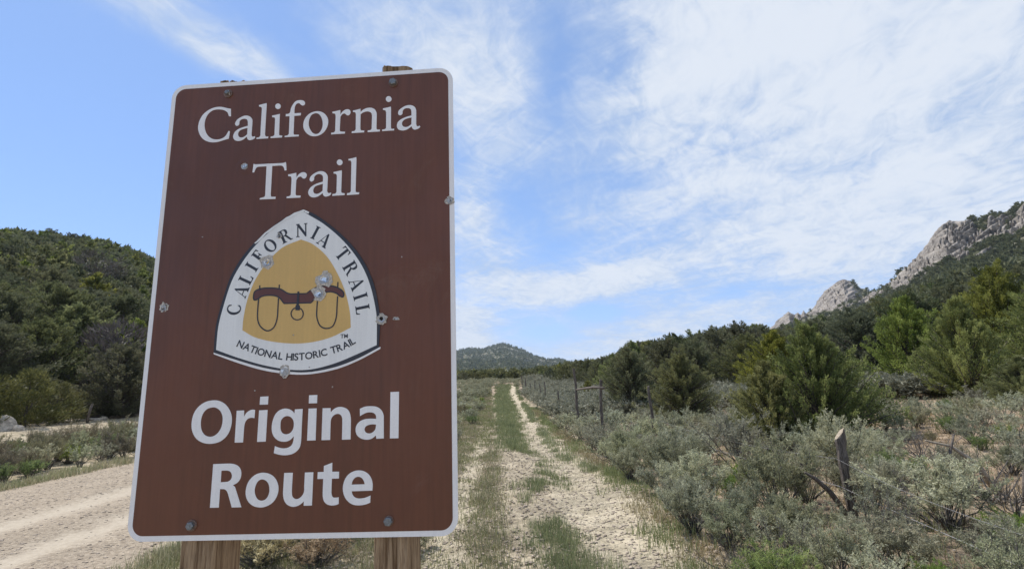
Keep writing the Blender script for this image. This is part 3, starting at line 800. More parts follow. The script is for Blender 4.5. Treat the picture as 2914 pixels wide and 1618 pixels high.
for azd, D in cand:
    x, y = D * math.sin(rad(azd)), D * math.cos(rad(azd))
    near = np.interp(azd, [3.8, 6, 9, 13, 18, 24, 30, 35, 38, 48, 66], [72, 60, 44, 33, 30, 27, 27, 22.5, 22.5, 22.0, 26])
    if D < near or D > 125: continue
    sp_ = 3.0 if D < 45 else 3.9
    if any((x - a) ** 2 + (y - b) ** 2 < sp_ * sp_ for a, b in pts): continue
    z = slope_z(azd, D, x, y)
    cap = D * math.tan(rad(np.interp(azd, [s[0] for s in SKYL], [s[1] for s in SKYL]))) + 1.6 - z
    H = min(rng.uniform(3.4, 5.2), cap * rng.uniform(.80, 1.0))
    if H < 1.7: continue
    pts.append((x, y)); k = rng.random()
    kind = 0 if k < .4 else (1 if k < .62 else 2)
    if D < 62:
        o = put_tree(PF if kind != 1 else JM, x, y, H, 4.0, LAB_R[kind], 'tree', G_R + (', yellow-green' if kind == 1 else ', pinyon' if kind == 2 else ', dark'), rng.uniform(.9, 1.15), z=z, name='pinyon_tree' if kind == 2 else 'juniper_tree')
        auto(o, ('short ' if H < 2.8 else 'tall ' if H > 4.2 else '') + ['dark green juniper', 'yellow-green juniper', 'grey rounded pinyon'][kind] + ' ' + band(azd, D))
    else:
        o = put_tree(JF if kind != 1 else JG, x, y, H, 4.0, 'small tree far up the right slope above the tree band', 'tree', 'far trees on the right slope', rng.uniform(.95, 1.25), z=z, two=False, name='far_tree')
        auto(o, 'small far tree up the right slope, ' + band(azd, D).split(',')[0])
    cnt += 1
    if cnt > 190: break
print('right trees', cnt)

# left hillside: every tree in the open wedge beside the sign
G_L = 'pinyon and juniper trees covering the left hillside'
lp = []; nl = 0
cand = [(rng.uniform(-50.5, -33.5), 27 + 160 * rng.random() ** 1.15) for _ in range(14000)]
cand.sort(key=lambda c: c[1])
spots = [(-45.5, 29.0, OL, 2.0, 'olive-green bushy tree at the left edge behind the pale boulders'), (-43.0, 30.0, OL, 2.2, 'olive-brown bushy tree right of the one above the boulders'),
         (-41.2, 31.5, OL, 1.7, 'smaller olive-brown shrub-tree at the foot of the left hillside')]
for azd, D, pr_, H, lab in spots:
    x, y = D * math.sin(rad(azd)), D * math.cos(rad(azd)); lp.append((x, y))
    put_tree(pr_, x, y, H, 3.4, lab, 'tree', 'olive shrub-trees at the foot of the left hillside', 1.25, z=float(base_z(x, y)), two=False, name='olive_tree')
x, y = 78 * math.sin(rad(-39.9)), 78 * math.cos(rad(-39.9)); lp.append((x, y))
put_tree(DT, x, y, 5.4, 4.0, 'dead grey-brown pinyon halfway up the left hillside', 'tree', None, 1.3, z=float(base_z(x, y)) * 0 + float(left_z(np.array([-39.9]), np.array([78.0]), np.array([x]), np.array([y]))[0]), two=False, name='dead_tree')
x, y = 37 * math.sin(rad(-37.6)), 37 * math.cos(rad(-37.6)); lp.append((x, y))
put_tree(DT, x, y, 4.6, 4.0, 'pale leafless tree at the foot of the hill beside the sign edge', 'tree', None, 1.15, z=float(left_z(np.array([-37.6]), np.array([37.0]), np.array([x]), np.array([y]))[0]), two=False, name='dead_tree')
def hill_h(azd, D, x, y):
    a = np.array([azd]); d = np.array([D]); X_ = np.array([x]); Y_ = np.array([y])
    return float(max(left_z(a, d, X_, Y_)[0], base_z(X_, Y_)[0]))
for azd, D in cand:
    x, y = D * math.sin(rad(azd)), D * math.cos(rad(azd))
    st = np.interp(azd, [-50, -46, -41, -38, -34], [32, 34, 35, 33, 36])
    if D < st: continue
    spc = 2.9 + D * .006
    if any((x - a) ** 2 + (y - b) ** 2 < spc * spc for a, b in lp): continue
    z = hill_h(azd, D, x, y)
    lp.append((x, y)); k = rng.random()
    big = D < 60
    H = rng.uniform(3.0, 4.6) if D > 45 else rng.uniform(3.6, 5.0)
    zone = ('by the left edge' if azd < -43.5 else 'nearer the left edge' if azd < -40.5 else 'nearer the sign' if azd < -38 else 'beside the sign')
    hz_ = 'at the foot of' if D < 42 else 'low on' if D < 60 else 'partway up' if D < 85 else 'halfway up' if D < 112 else 'high on' if D < 140 else 'cresting'
    if big:
        o = put_tree(PF if k < .65 or azd < -41 else JM, x, y, H, 4.0, 'dense dark pinyon on the lower part of the left hillside' if k < .65 else 'dark green juniper on the lower part of the left hillside', 'tree', G_L + (', lower pinyons' if k < .65 else ', lower junipers'), rng.uniform(1.0, 1.25), z=z, name='pinyon_tree' if k < .65 else 'juniper_tree')
        auto(o, ('dense dark pinyon' if k < .65 else 'dark green juniper') + ' ' + hz_ + ' the left hill ' + zone)
    else:
        o = put_tree(JF if k < .72 else JG, x, y, H, 4.0, 'dark pinyon among many on the upper left hillside' if k < .72 else 'yellower green juniper among the pinyons of the upper left hillside', 'tree', G_L + (', upper pinyons' if k < .72 else ', upper junipers'), rng.uniform(1.0, 1.3), z=z, two=False, name='pinyon_tree' if k < .72 else 'juniper_tree')
        auto(o, ('dark pinyon' if k < .72 else 'yellower juniper') + ' ' + hz_ + ' the left hill ' + zone)
    nl += 1
    if nl >= 300: break
print('left trees', nl)

# trees by the valley floor seen right of the sign, at the foot of the far hill
for i, (azd, D, H, wd_) in enumerate([(-6.6, 104, 4.6, 1.2), (-5.6, 98, 4.0, 1.3), (-4.3, 96, 4.3, 1.35), (-3.5, 118, 3.4, 1.3), (-2.1, 135, 3.0, 1.2), (-1.3, 126, 3.6, 1.2), (-.2, 112, 3.0, 1.2), (.9, 104, 3.4, 1.25), (1.9, 98, 3.0, 1.2), (2.9, 92, 3.6, 1.25), (3.9, 86, 3.5, 1.25), (-8.5, 100, 4.6, 1.3), (-5.2, 140, 4.6, 1.2), (3.4, 112, 4.4, 1.2), (1.4, 130, 4.2, 1.2), (4.9, 80, 3.3, 1.2), (-2.8, 150, 4.2, 1.3), (.4, 150, 4.2, 1.3)]):
    x, y = D * math.sin(rad(azd)), D * math.cos(rad(azd))
    H = max(1.3, min(H, D * math.tan(rad(np.interp(azd, [q_[0] for q_ in SKYL], [q_[1] for q_ in SKYL]))) + 1.6 - float(base_z(x, y))))
    o = put_tree(JF if i % 3 else JG, x, y, H, 4.0, 'dark round juniper at the end of the trail under the distant hill', 'tree', 'junipers at the end of the trail', wd_, z=float(base_z(x, y)), two=False, name='juniper_tree')
    auto(o, 'dark round juniper at the trail end, ' + ('between sign and trail' if azd < -1.5 else 'straight behind the trail' if azd < 1 else 'right of the trail'))

# the rest of the woodland on the slopes: nobody could count it
def scatter_mass(name, P, S_, protos, material, label, rng):
    """joined low-poly crowns"""
    out = []
    bases = []
    for V, F, T in protos: bases.append((V, F, T))
    Vs, Fs, Ts, n = [], [], [], 0
    kinds = rng.integers(0, len(bases), len(P))
    for k in range(len(bases)):
        V, F, T = bases[k]; sel = np.where(kinds == k)[0]
        if not len(sel): continue
        a = rng.random(len(sel)) * 6.28; c, s_ = np.cos(a), np.sin(a); sc = S_[sel]
        X_ = (V[None, :, 0] * c[:, None] - V[None, :, 1] * s_[:, None]) * sc[:, None, 0] + P[sel, 0][:, None]
        Y_ = (V[None, :, 0] * s_[:, None] + V[None, :, 1] * c[:, None]) * sc[:, None, 0] + P[sel, 1][:, None]
        Z_ = V[None, :, 2] * sc[:, None, 1] + P[sel, 2][:, None]
        Vn = np.stack([X_, Y_, Z_], -1).reshape(-1, 3)
        Fn = (F[None] + (np.arange(len(sel)) * len(V))[:, None, None]).reshape(-1, 3) + n
        Tn = np.clip(T[None] + rng.normal(size=(len(sel), 1)) * .22, 0, 1).ravel()
        Vs.append(Vn); Fs.append(Fn); Ts.append(Tn); n += len(Vn)
    me = mesh(name, np.concatenate(Vs), np.concatenate(Fs), material, tint=np.concatenate(Ts))
    return tag(link(name, me), label, kind='stuff')
def mini_crown(seed, npl, nlf, L, W, H=4.0, Rm=2.0, kind='round', plr=.25):
    r_ = crown(seed, H, Rm, kind, npl, nlf, L, W, limbs=False, plr=plr)
    return r_[0]
MC = [mini_crown(400 + i, 16, 9, 1.0, .62) for i in range(4)]
MS = [mini_crown(420 + i, 7, 4, 1.9, 1.3) for i in range(4)]
# mountain
pm, sz = [], []
while len(pm) < 2600:
    azd = rng.uniform(22, 62); Dm = float(mdist(np.array(azd))); D = Dm * rng.uniform(.28, 1.0) ** .8
    x, y = D * math.sin(rad(azd)), D * math.cos(rad(azd))
    z = float(mount_z(np.array([azd]), np.array([D]), np.array([x]), np.array([y]))[0])
    E_ = math.degrees(math.atan2(z - 1.6, D))
    ro = any(bool(inpoly(np.array([azd]), np.array([E_ + .12]), p)[0]) for p in POLYS)
    if ro and rng.random() < .955: continue
    if azd < 35 and rng.random() < .45: continue
    if D < 95: continue
    pm.append((x, y, z - .4)); h = rng.uniform(.55, .95) if not ro else rng.uniform(.35, .6); sz.append((h * rng.uniform(1.0, 1.35), h))
scatter_mass('mountain_woodland', np.array(pm), np.array(sz), MC, M['far'], 'far pinyon and juniper woodland on the mountain slope', rng)
# left hill outside the open wedge
pm, sz = [], []
for _ in range(6500):
    azd = rng.uniform(-108, -7); Dm = float(np.interp(azd, LH_A, LH_D)); D = rng.uniform(.18, 1.12) * Dm
    st = np.interp(azd, [-110, -50, -46, -38, -30, -20, -10, -5], [30, 34, 35, 36, 42, 62, 105, 150])
    if D < st or (-50.5 < azd < -33.5 and D < 150): continue
    if rng.random() > max(.7, D / Dm): continue
    x, y = D * math.sin(rad(azd)), D * math.cos(rad(azd)); z = hill_h(azd, D, x, y)
    pm.append((x, y, z - .3)); h = rng.uniform(.75, 1.1); sz.append((h * rng.uniform(1.05, 1.3), h))
scatter_mass('hillside_woodland', np.array(pm), np.array(sz), MC, M['far'], 'further pinyon and juniper woodland on the left hillside', rng)
# distant hill
pm, sz = [], []
dA, dD = dV.shape[:2]
for _ in range(12000):
    i = int(rng.integers(20, dA - 2)); j = int(rng.integers(25, 131)); p = dV[i, j] * (1) + (dV[i + 1, j] - dV[i, j]) * rng.random()
    if vfbm(np.array(p[0]), np.array(p[1]), .035, 4, .6) > .36 and rng.random() < .8: continue
    pm.append((p[0], p[1] + rng.uniform(-4, 4), p[2] - .8)); h = rng.uniform(.75, 1.3); sz.append((h * 1.25, h))
scatter_mass('distant_woodland', np.array(pm), np.array(sz), MS, M['far'], 'scattered dark woodland on the distant hill', rng)
# valley floor woodland at the foot of the distant hill
pm, sz = [], []
for _ in range(1500):
    azd = rng.uniform(-9, 14); D = 112 + 340 * rng.random() ** 1.4
    x, y = D * math.sin(rad(azd)), D * math.cos(rad(azd))
    pm.append((x, y, float(base_z(x, y)) - .3)); h = rng.uniform(.6, 1.0) * (1 if D > 150 else .75); sz.append((h * 1.3, h))
scatter_mass('valley_woodland', np.array(pm), np.array(sz), MC, M['far'], 'dark woodland on the valley floor below the distant hill', rng)
# flat and slope trees beyond the individually built ones on the right
pm, sz = [], []
for _ in range(900):
    azd = rng.uniform(3, 98); D = rng.uniform(60, 200)
    if D < 128 and azd < 66: continue
    x, y = D * math.sin(rad(azd)), D * math.cos(rad(azd)); z = slope_z(azd, D, x, y)
    cap = D * math.tan(rad(np.interp(azd, [s[0] for s in SKYL], [s[1] for s in SKYL]))) + 1.6 - z
    if cap < 1.6: continue
    h = min(rng.uniform(.8, 1.15), cap / 4); pm.append((x, y, z - .3)); sz.append((h * 1.25, h))
scatter_mass('slope_woodland', np.array(pm), np.array(sz), MC, M['far'], 'far woodland behind the tree band on the right', rng)

# ------------------------------------------------------------------ sagebrush
def sage(seed, H=.85, R=.62, nst=26, nsub=9, nleaf=34, L=.033, W=.0110, stalk=0.0, bare=0.0):
    rng = np.random.default_rng(seed); wood_, P, D, T, Ln = [], [], [], [], []
    for i in range(nst):
        th = rng.random() * 6.28; ph = rng.uniform(.12, 1.25) ** 1.0
        reach = rng.uniform(.75, 1.08)
        tip = np.array([math.cos(th) * R * math.sin(ph) * reach, math.sin(th) * R * math.sin(ph) * reach, H * (.25 + .75 * math.cos(ph * .86)) * reach])
        mid = tip * .5 + np.array([rng.normal() * .05, rng.normal() * .05, -.06 * H + rng.normal() * .03])
        base = rng.normal(size=3) * .03; base[2] = -.05
        wood_.append(tube([base, mid * .55 + rng.normal(size=3) * .02, mid, tip * .86 + mid * .14], [.014, .010, .0065, .003], 3))
        is_bare = rng.random() < bare
        tint0 = rng.normal(.5, .15)
        for j in range(nsub):
            t = rng.uniform(.42, 1.0); q = (mid * (1 - (t - .4) / .6) + tip * (t - .4) / .6)
            dr = norm(norm(tip - mid) * .5 + rng.normal(size=3) * .55 + np.array([0, 0, .55]))
            ln = rng.uniform(.08, .17) * (H / .85)
            wood_.append(tube([q, q + dr * ln], [.0028, .0012], 3))
            if is_bare: continue
            n = int(nleaf * rng.uniform(.6, 1.3))
            u = rng.random(n) ** .7
            pp = q + dr * (u * ln * 1.15)[:, None] + rng.normal(size=(n, 3)) * .014 * (H / .85)
            P.append(pp); D.append(norm(dr * .8 + rng.normal(size=(n, 3)) * .55)); T.append(np.clip(tint0 + rng.normal(.0, .12) + rng.normal(size=n) * .14, 0, 1)); Ln.append(L * rng.uniform(.7, 1.35, n))
            if stalk and rng.random() < stalk:
                s0 = q + dr * ln; sl_ = rng.uniform(.12, .25)
                wood_.append(tube([s0, s0 + norm(dr + np.array([0, 0, 1.2])) * sl_], [.0018, .001], 3))
    P = np.concatenate(P) if P else np.zeros((0, 3)); 
    wd = cat(wood_)
    if len(P):
        D = np.concatenate(D); T = np.concatenate(T); Ln = np.concatenate(Ln); P[:, 2] = np.maximum(P[:, 2], .01)
        return leaves(P, D, Ln, Ln * (W / L), T, rng), wd
    return None, wd
def sage_protos(name, n, leafmat, seed, **kw):
    out = []
    for i in range(n):
        lf, wd = sage(seed + i, **kw)
        out.append((mesh(name + '_foliage', lf[0], lf[1], leafmat, tint=lf[2]) if lf else None, mesh(name + '_stems', wd[0], wd[1], M['sagewood'], smooth=True)))
    return out
SN = sage_protos('sagebrush', 5, M['sage'], 500, nst=30, nsub=13, nleaf=34, bare=.10)
SM_ = sage_protos('sagebrush_mid', 5, M['sage'], 520, nst=18, nsub=9, nleaf=15, L=.055, W=.019, bare=.08)
SO = sage_protos('sagebrush_open', 2, M['sage'], 540, nst=30, nsub=10, nleaf=26, H=.9, R=.75, bare=.42)
RB = sage_protos('rabbitbrush', 3, M['rabbit'], 560, nst=30, nsub=11, nleaf=26, L=.040, W=.007, H=.75, R=.5)
TB = sage_protos('tan_shrub', 3, M['tanbush'], 580, nst=26, nsub=11, nleaf=26, L=.045, W=.010, H=.95, R=.6, stalk=.5)
ST = sage_protos('straw_bush', 2, M['straw'], 600, nst=46, nsub=9, nleaf=12, L=.04, W=.008, H=.5, R=.4)
DS = sage_protos('dead_shrub', 2, M['sage'], 620, nst=26, nsub=12, nleaf=0, H=.6, R=.85, bare=1.0)
VF = [sage(640 + i, nst=14, nsub=5, nleaf=7, L=.11, W=.045)[0] for i in range(4)]

def put_shrub(protos, x, y, s, label, group=None, sz_=None, name='sagebrush', cat_='shrub', two=True, rz=None, dz=0):
    z = float(ground_z(np.array([x]), np.array([y]))[0]) + dz
    p = protos if isinstance(protos, tuple) else random.choice(protos)
    e = empty(name, (x, y, z - .02), random.uniform(0, 6.28) if rz is None else rz)
    e.scale = (s, s, s if sz_ is None else sz_)
    if p[0] is not None: link('foliage', p[0], e)
    link('branches', p[1], e)
    return tag(e, label, cat_, group)

fix = []
def fx(pr, x, y, s, label, sz_=None, name='sagebrush', group=None):
    fix.append((x, y, s * .6)); return put_shrub(pr, x, y, s, label, group, sz_, name)
fx(SO[0], 3.75, 9.0, 1.35, 'large half-bare sagebrush with twisted dark limbs left of the cut fence post', 1.05)
fx(SN[0], 2.95, 6.3, .95, 'round grey sagebrush in front of and left of the cut fence post', .95)
fx(SN[1], 4.1, 5.3, 1.1, 'broad dense sagebrush at the bottom right of the cut fence post', .78)
fx(SN[2], 3.0, 4.5, .7, 'grey-green sagebrush at the bottom edge below the cut fence post', .5)
fx(SN[3], 4.3, 7.3, .95, 'sagebrush with upright tips directly behind the cut fence post', 1.05)
fx(SM_[0], 5.0, 9.5, .7, 'small sagebrush right behind the cut fence post under the bright juniper', .7)
fx(SN[4], 2.25, 6.9, .85, 'blue-green sagebrush at the right verge of the track', .72)
fx(SN[1], 1.98, 5.25, .55, 'small blue-green sagebrush tuft at the verge near the bottom edge', .5)
fx(SN[3], 1.85, 9.6, .82, 'dense grey sagebrush leaning over the right verge of the track', .82)
fx(SN[0], 2.35, 8.3, .9, 'rounded sagebrush behind the blue-green one at the verge', .9)
fx(DS[0], 5.15, 5.9, 1.05, 'heap of bare twisted grey dead sagebrush at the right edge', .85, 'dead_shrub')
fx(DS[1], 4.75, 5.25, .8, 'smaller tangle of dead grey branches in front of the dead sagebrush heap', .7, 'dead_shrub')
fx(DS[1], 6.3, 8.4, .9, 'dark dead brush heap under the right side of the bright juniper', .7, 'dead_shrub')
fx(SN[2], 6.1, 6.2, .8, 'grey sagebrush cut by the right edge beyond the dead heap', .7)
fx(RB[0], 3.9, 4.35, .55, 'bright yellow-green rabbitbrush in the bottom right corner', .5, 'rabbitbrush')
fx(RB[1], 4.35, 4.5, .5, 'second bright yellow-green rabbitbrush right of the corner one', .45, 'rabbitbrush')
fx(RB[2], 4.9, 7.1, .75, 'soft green rabbitbrush on open ground right of the cut post', .55, 'rabbitbrush')
fx(RB[2], 2.85, 7.4, .0001 + .4, 'small yellowish rabbitbrush among the sagebrush in front of the cut post', .4, 'rabbitbrush')
fx(ST[0], -2.45, 5.2, 1.0, 'straw-coloured dry bush seen between the two sign posts', .72, 'dry_bush')
fx(ST[1], -1.88, 5.15, .8, 'pale yellow dry bush seen just left of the right sign post', .6, 'dry_bush')
fx(RB[0], -2.85, 5.75, 1.0, 'leafy green bush right beside the left sign post', .8, 'rabbitbrush')
fx(RB[1], -2.45, 6.15, .8, 'green rabbitbrush behind the straw bush between the sign posts', .7, 'rabbitbrush')
fx(SN[4], -2.1, 6.0, .75, 'grey-olive sagebrush behind the straw bush between the sign posts', .62)
fx(SN[2], -1.75, 6.7, .62, 'dark sagebrush left of the right sign post', .5)
fx(SN[0], -1.1, 5.6, .40, 'little blue-green sagebrush right of the right sign post', .28)
fx(SM_[1], -1.75, 15.2, .55, 'blue-grey sagebrush growing on the grassy verge right of the sign', .45)
fx(SM_[2], -3.1, 21.5, .9, 'first of the sagebrush clumps between the road and the trail, right by the sign edge', .7)
fx(SM_[3], -2.9, 17.8, .7, 'low grey sagebrush between road and trail touching the sign edge', .5)

rng = np.random.default_rng(17)
def free(x, y, r):
    return all((x - a) ** 2 + (y - b) ** 2 > (r + c) ** 2 * .55 for a, b, c in fix)
REG = [
 ('grey sagebrush close to the camera right of the track', 'sagebrush in the foreground right of the track'),
 ('grey-green sagebrush in the middle distance right of the track', 'sagebrush in the middle distance right of the track'),
 ('yellowish rabbitbrush scattered among the grey sagebrush on the right', 'rabbitbrush among the sagebrush on the right'),
 ('tan seed-headed shrub in the roadside row left of the sign', 'tan shrubs in the roadside row left of the sign'),
 ('grey-green sagebrush in the roadside row left of the sign', 'sagebrush in the roadside row left of the sign'),
 ('bright green rabbitbrush in the roadside row left of the sign', 'rabbitbrush in the roadside row left of the sign'),
 ('sagebrush on the verge between the gravel road and the trail', 'sagebrush between the gravel road and the trail'),
]
cand = []
for _ in range(5200):
    D = 4.4 + 24 * rng.random() ** 1.5; a = rng.uniform(2, 58)
    cand.append((D, a))
cand.sort()
nr = 0
for D, a in cand:
    x, y = D * math.sin(rad(a)), D * math.cos(rad(a))
    edge = np.interp(y, [3, 5, 7.5, 10, 14, 22, 30], [1.72, 1.70, 1.80, 1.75, 1.6, 1.5, 1.3])
    if x < edge: continue
    dens = np.interp(x / (y + .1), [.2, .5, .62, 1.1], [1.0, .9, .34, .22]) if y < 13 else (1.0 if a < 33 else .55)
    if rng.random() > dens: continue
    s = rng.uniform(.62, 1.05) * np.interp(D, [4, 10, 28], [.85, .95, 1.0])
    if x > 4.6: s *= .70
    if not free(x, y, s * .52): continue
    if (x - 6.35) ** 2 + (y - 11.3) ** 2 < 1.6: continue
    fix.append((x, y, s * .52))
    k = rng.random()
    o = None; sw = size_word(s) + ' '
    if k < .12: o = put_shrub(RB, x, y, s * .75, REG[2][0], REG[2][1], s * .6, 'rabbitbrush'); auto(o, 'yellowish rabbitbrush ' + where(x, y, LM_R))
    elif k < .20: o = put_shrub(TB, x, y, s * .62, 'tan dry-topped shrub among the sagebrush on the right', 'tan shrubs on the right', s * .5, 'tan_shrub'); auto(o, 'tan dry-topped shrub ' + where(x, y, LM_R))
    elif k < .25: o = put_shrub(DS, x, y, s * .8, 'bare grey dead shrub among the living sagebrush on the right', 'dead shrubs on the right', s * .6, 'dead_shrub'); auto(o, 'bare dead shrub ' + where(x, y, LM_R))
    else:
        kk = 0 if D < 9.5 else 1
        o = put_shrub((SN if rng.random() < .78 else SO) if D < 10.5 else SM_, x, y, s, REG[kk][0], REG[kk][1], s * rng.uniform(.72, .98)); auto(o, sw + 'grey sagebrush ' + where(x, y, LM_R))
    nr += 1
    if nr >= 270: break
print('right shrubs', nr)
# roadside row on the left
for _ in range(2200):
    y = 5 + 24 * rng.random(); x = float(road_far(y)) - rng.uniform(.6, 3.6)
    s = rng.uniform(.68, .93) * (1.0 if x < float(road_far(y)) - 1.1 else .68)
    if not free(x, y, s * .31): continue
    if len([1 for f_ in fix if f_[0] < -8]) > 175: break
    fix.append((x, y, s * .31)); k = rng.random()
    wz = ('front edge' if x > float(road_far(y)) - 1.6 else 'middle' if x > float(road_far(y)) - 3.1 else 'back') + (', by the left edge' if y < 9.5 + .25 * (-9.5 - x) else ', midway' if y < 12.3 + .5 * (-9.5 - x) else ', beside the sign' if y < 17 + .8 * (-9.5 - x) else ', behind the sign')
    if k < .42: o = put_shrub(TB, x, y, s * 1.05, REG[3][0], REG[3][1], s * 1.02, 'tan_shrub'); auto(o, 'tan seed-headed shrub in the roadside row, ' + wz)
    elif k < .68: o = put_shrub(SM_, x, y, s, REG[4][0], REG[4][1], s * .98); auto(o, 'grey-green sagebrush in the roadside row, ' + wz)
    else: o = put_shrub(RB, x, y, s * 1.05, REG[5][0], REG[5][1], s * .85, 'rabbitbrush'); auto(o, 'bright green rabbitbrush in the roadside row, ' + wz)
# verge between road and trail
for _ in range(2500):
    y = 7 + 55 * rng.random() ** 1.1; x = rng.uniform(float(road_near(y)) + .35, -1.45 - .033 * y if y < 18 else -1.2 - .026 * y)
    if y < 15 and x > -2.6: continue
    s = rng.uniform(.45, .9) * np.interp(y, [6, 20], [.7, 1.0])
    if not free(x, y, s * .5): continue
    fix.append((x, y, s * .5)); k = rng.random()
    wv = ('nearest stretch' if y < 14 else 'second stretch' if y < 24 else 'middle stretch' if y < 36 else 'far stretch' if y < 48 else 'farthest stretch') + (', road side' if x < (float(road_near(y)) - 1.75 - .035 * y) / 2 else ', trail side')
    if k < .25: o = put_shrub(RB, x, y, s * .8, 'small yellow-green rabbitbrush on the verge between road and trail', 'rabbitbrush between the gravel road and the trail', s * .6, 'rabbitbrush'); auto(o, 'yellow-green rabbitbrush between road and trail, ' + wv)
    elif k < .4: o = put_shrub(TB, x, y, s * .7, 'brownish dry shrub on the verge between road and trail', 'dry shrubs between the gravel road and the trail', s * .6, 'tan_shrub'); auto(o, 'brown dry shrub between road and trail, ' + wv)
    else: o = put_shrub(SM_, x, y, s, REG[6][0], REG[6][1], s * .72); auto(o, 'grey sagebrush between road and trail, ' + wv)
    if len([1 for f_ in fix if -8 < f_[0] < -2.2]) > 150: break

# sagebrush beyond what can be told apart
def shrub_mass(name, xs, ys, ss, label, matl, flat=.8):
    z = ground_z(xs, ys) - .03
    return scatter_mass(name, np.stack([xs, ys, z], -1), np.stack([ss, ss * flat], -1), VF, matl, label, rng)
xs, ys, ss = [], [], []
while len(xs) < 2600:
    D = 20 + 110 * rng.random() ** 1.15; a = rng.uniform(1.0, 62)
    x, y = D * math.sin(rad(a)), D * math.cos(rad(a))
    if x < tr(y) + np.interp(y, [20, 40, 70], [1.1, .9, .5]): continue
    if D < 29 and not free(x, y, .3): continue
    near = np.interp(a, [3.8, 6, 9, 13, 18, 24, 30, 38, 48, 66], [95, 75, 60, 45, 38, 36, 34, 29, 29, 29])
    if D > near: continue
    xs.append(x); ys.append(y); ss.append(rng.uniform(.7, 1.15) * np.interp(D, [20, 80], [1, 1.25]))
shrub_mass('sagebrush_cover', np.array(xs), np.array(ys), np.array(ss), 'sagebrush cover on the flat between the fence and the tree band', M['sagefar'])
xs, ys, ss = [], [], []
for _ in range(900):
    y = rng.uniform(24, 110); x = rng.uniform(float(road_far(y)) - (3.5 if y < 45 else 10), -1.8 - .02 * y)
    if float(road_far(y)) - .2 < x < float(road_near(y)) + .3: continue
    if x > float(road_near(y)) and y < 40 : continue
    xs.append(x); ys.append(y); ss.append(rng.uniform(.6, 1.15))
for _ in range(420):
    x = rng.uniform(-26, -13); y = rng.uniform(-6, 34); 
    if -24.5 < x < -14.5: continue
    xs.append(x); ys.append(y); ss.append(rng.uniform(.6, 1.0))
for _ in range(1100):
    y = rng.uniform(66, 135); x = rng.uniform(-12, 8)
    if y < 78 and tl(y) - 1.6 < x < tr(y) + .3: continue
    xs.append(x); ys.append(y); ss.append(rng.uniform(.5, .9))
shrub_mass('roadside_scrub', np.array(xs), np.array(ys), np.array(ss), 'far sagebrush along the gravel road', M['sagefar'])

# ------------------------------------------------------------------ grass
def tufts(name, xs, ys, hs, nb, matl, label, wid=.0045, spread=.06, lean=.35, lift=.0):
    n = len(xs); rng_ = np.random.default_rng(len(name) * 7 + n)
    N = n * nb
    bx = np.repeat(xs, nb) + rng_.normal(size=N) * spread; by = np.repeat(ys, nb) + rng_.normal(size=N) * spread
    z = ground_z(bx, by) - .006 + lift
    h = np.repeat(hs, nb) * rng_.uniform(.5, 1.15, N)
    a = rng_.random(N) * 6.28; ln = rng_.random(N) * lean
    T = np.stack([np.cos(a) * ln, np.sin(a) * ln, np.sqrt(1 - np.clip(ln, 0, .95) ** 2)], -1)
    s = norm(np.stack([-np.sin(a + rng_.normal(size=N)), np.cos(a + rng_.normal(size=N)), np.zeros(N)], -1))
    P = np.stack([bx, by, z], -1); wv = (wid * rng_.uniform(.7, 1.4, N) * (1 + .10 * np.clip(by - 5, 0, 60)))[:, None]
    mid = P + T * (h * .55)[:, None]
    tip = P + T * h[:, None] + np.stack([np.cos(a), np.sin(a), -np.ones(N) * .5], -1) * (h * ln * .55)[:, None]
    V = np.stack([P - s * wv * .5, P + s * wv * .5, mid + s * wv * .4, mid - s * wv * .4, tip], 1).reshape(-1, 3)
    b5 = np.arange(N)[:, None] * 5
    F = np.concatenate([b5 + [0, 1, 2], b5 + [0, 2, 3], b5 + [3, 2, 4]], 0)
    tint = np.repeat(np.clip(np.repeat(rng_.normal(.45, .18, n), nb) + rng_.normal(size=N) * .15, 0, 1), 5)
    return tag(link(name, mesh(name, V, F, matl, tint=tint)), label, kind='stuff')
rng = np.random.default_rng(23)
def samp(n, fn):
    out = []
    while len(out) < n:
        y = 3.6 + 75 * rng.random() ** 2.1; x = fn(y)
        out.append((x, y))
    return np.array(out)
# green strip along the left edge of the track
def gA(y):
    l = np.interp(y, [4, 5, 6.7, 8.3, 11, 14, 16, 24, 47, 80], [.30, .28, .12, .22, .10, -.35, -.47, -1.0, -1.8, -2.9]); r = float(tl(y)) + .05
    return rng.uniform(l, r) + rng.normal() * .15
p = samp(3400, gA)
cl = vfbm(p[:, 0], p[:, 1], .75, 3, .6, 4); keep = (cl > -.16) | (p[:, 1] > 16); p = p[keep]
tufts('trail_grass', p[:, 0], p[:, 1], rng.uniform(.06, .17, len(p)) * np.interp(p[:, 1], [4, 20], [.9, 1.3]), 15, M['grass'], 'green grass strip along the left edge of the worn track')
# green clumps right of the track
def gB(y):
    return np.interp(y, [4, 8, 10.5, 12, 14, 19, 28, 45, 80], [1.75, 1.9, 1.25, .98, .88, .70, .66, .35, 0]) + rng.normal() * .09
p = samp(900, gB); p = p[p[:, 1] > 9]; k_ = vfbm(p[:, 0], p[:, 1], .6, 3, .6, 14) > -.15; p = p[k_]
tufts('verge_grass', p[:, 0], p[:, 1], rng.uniform(.08, .18, len(p)), 24, M['grass'], 'green grass strip right of the worn track')
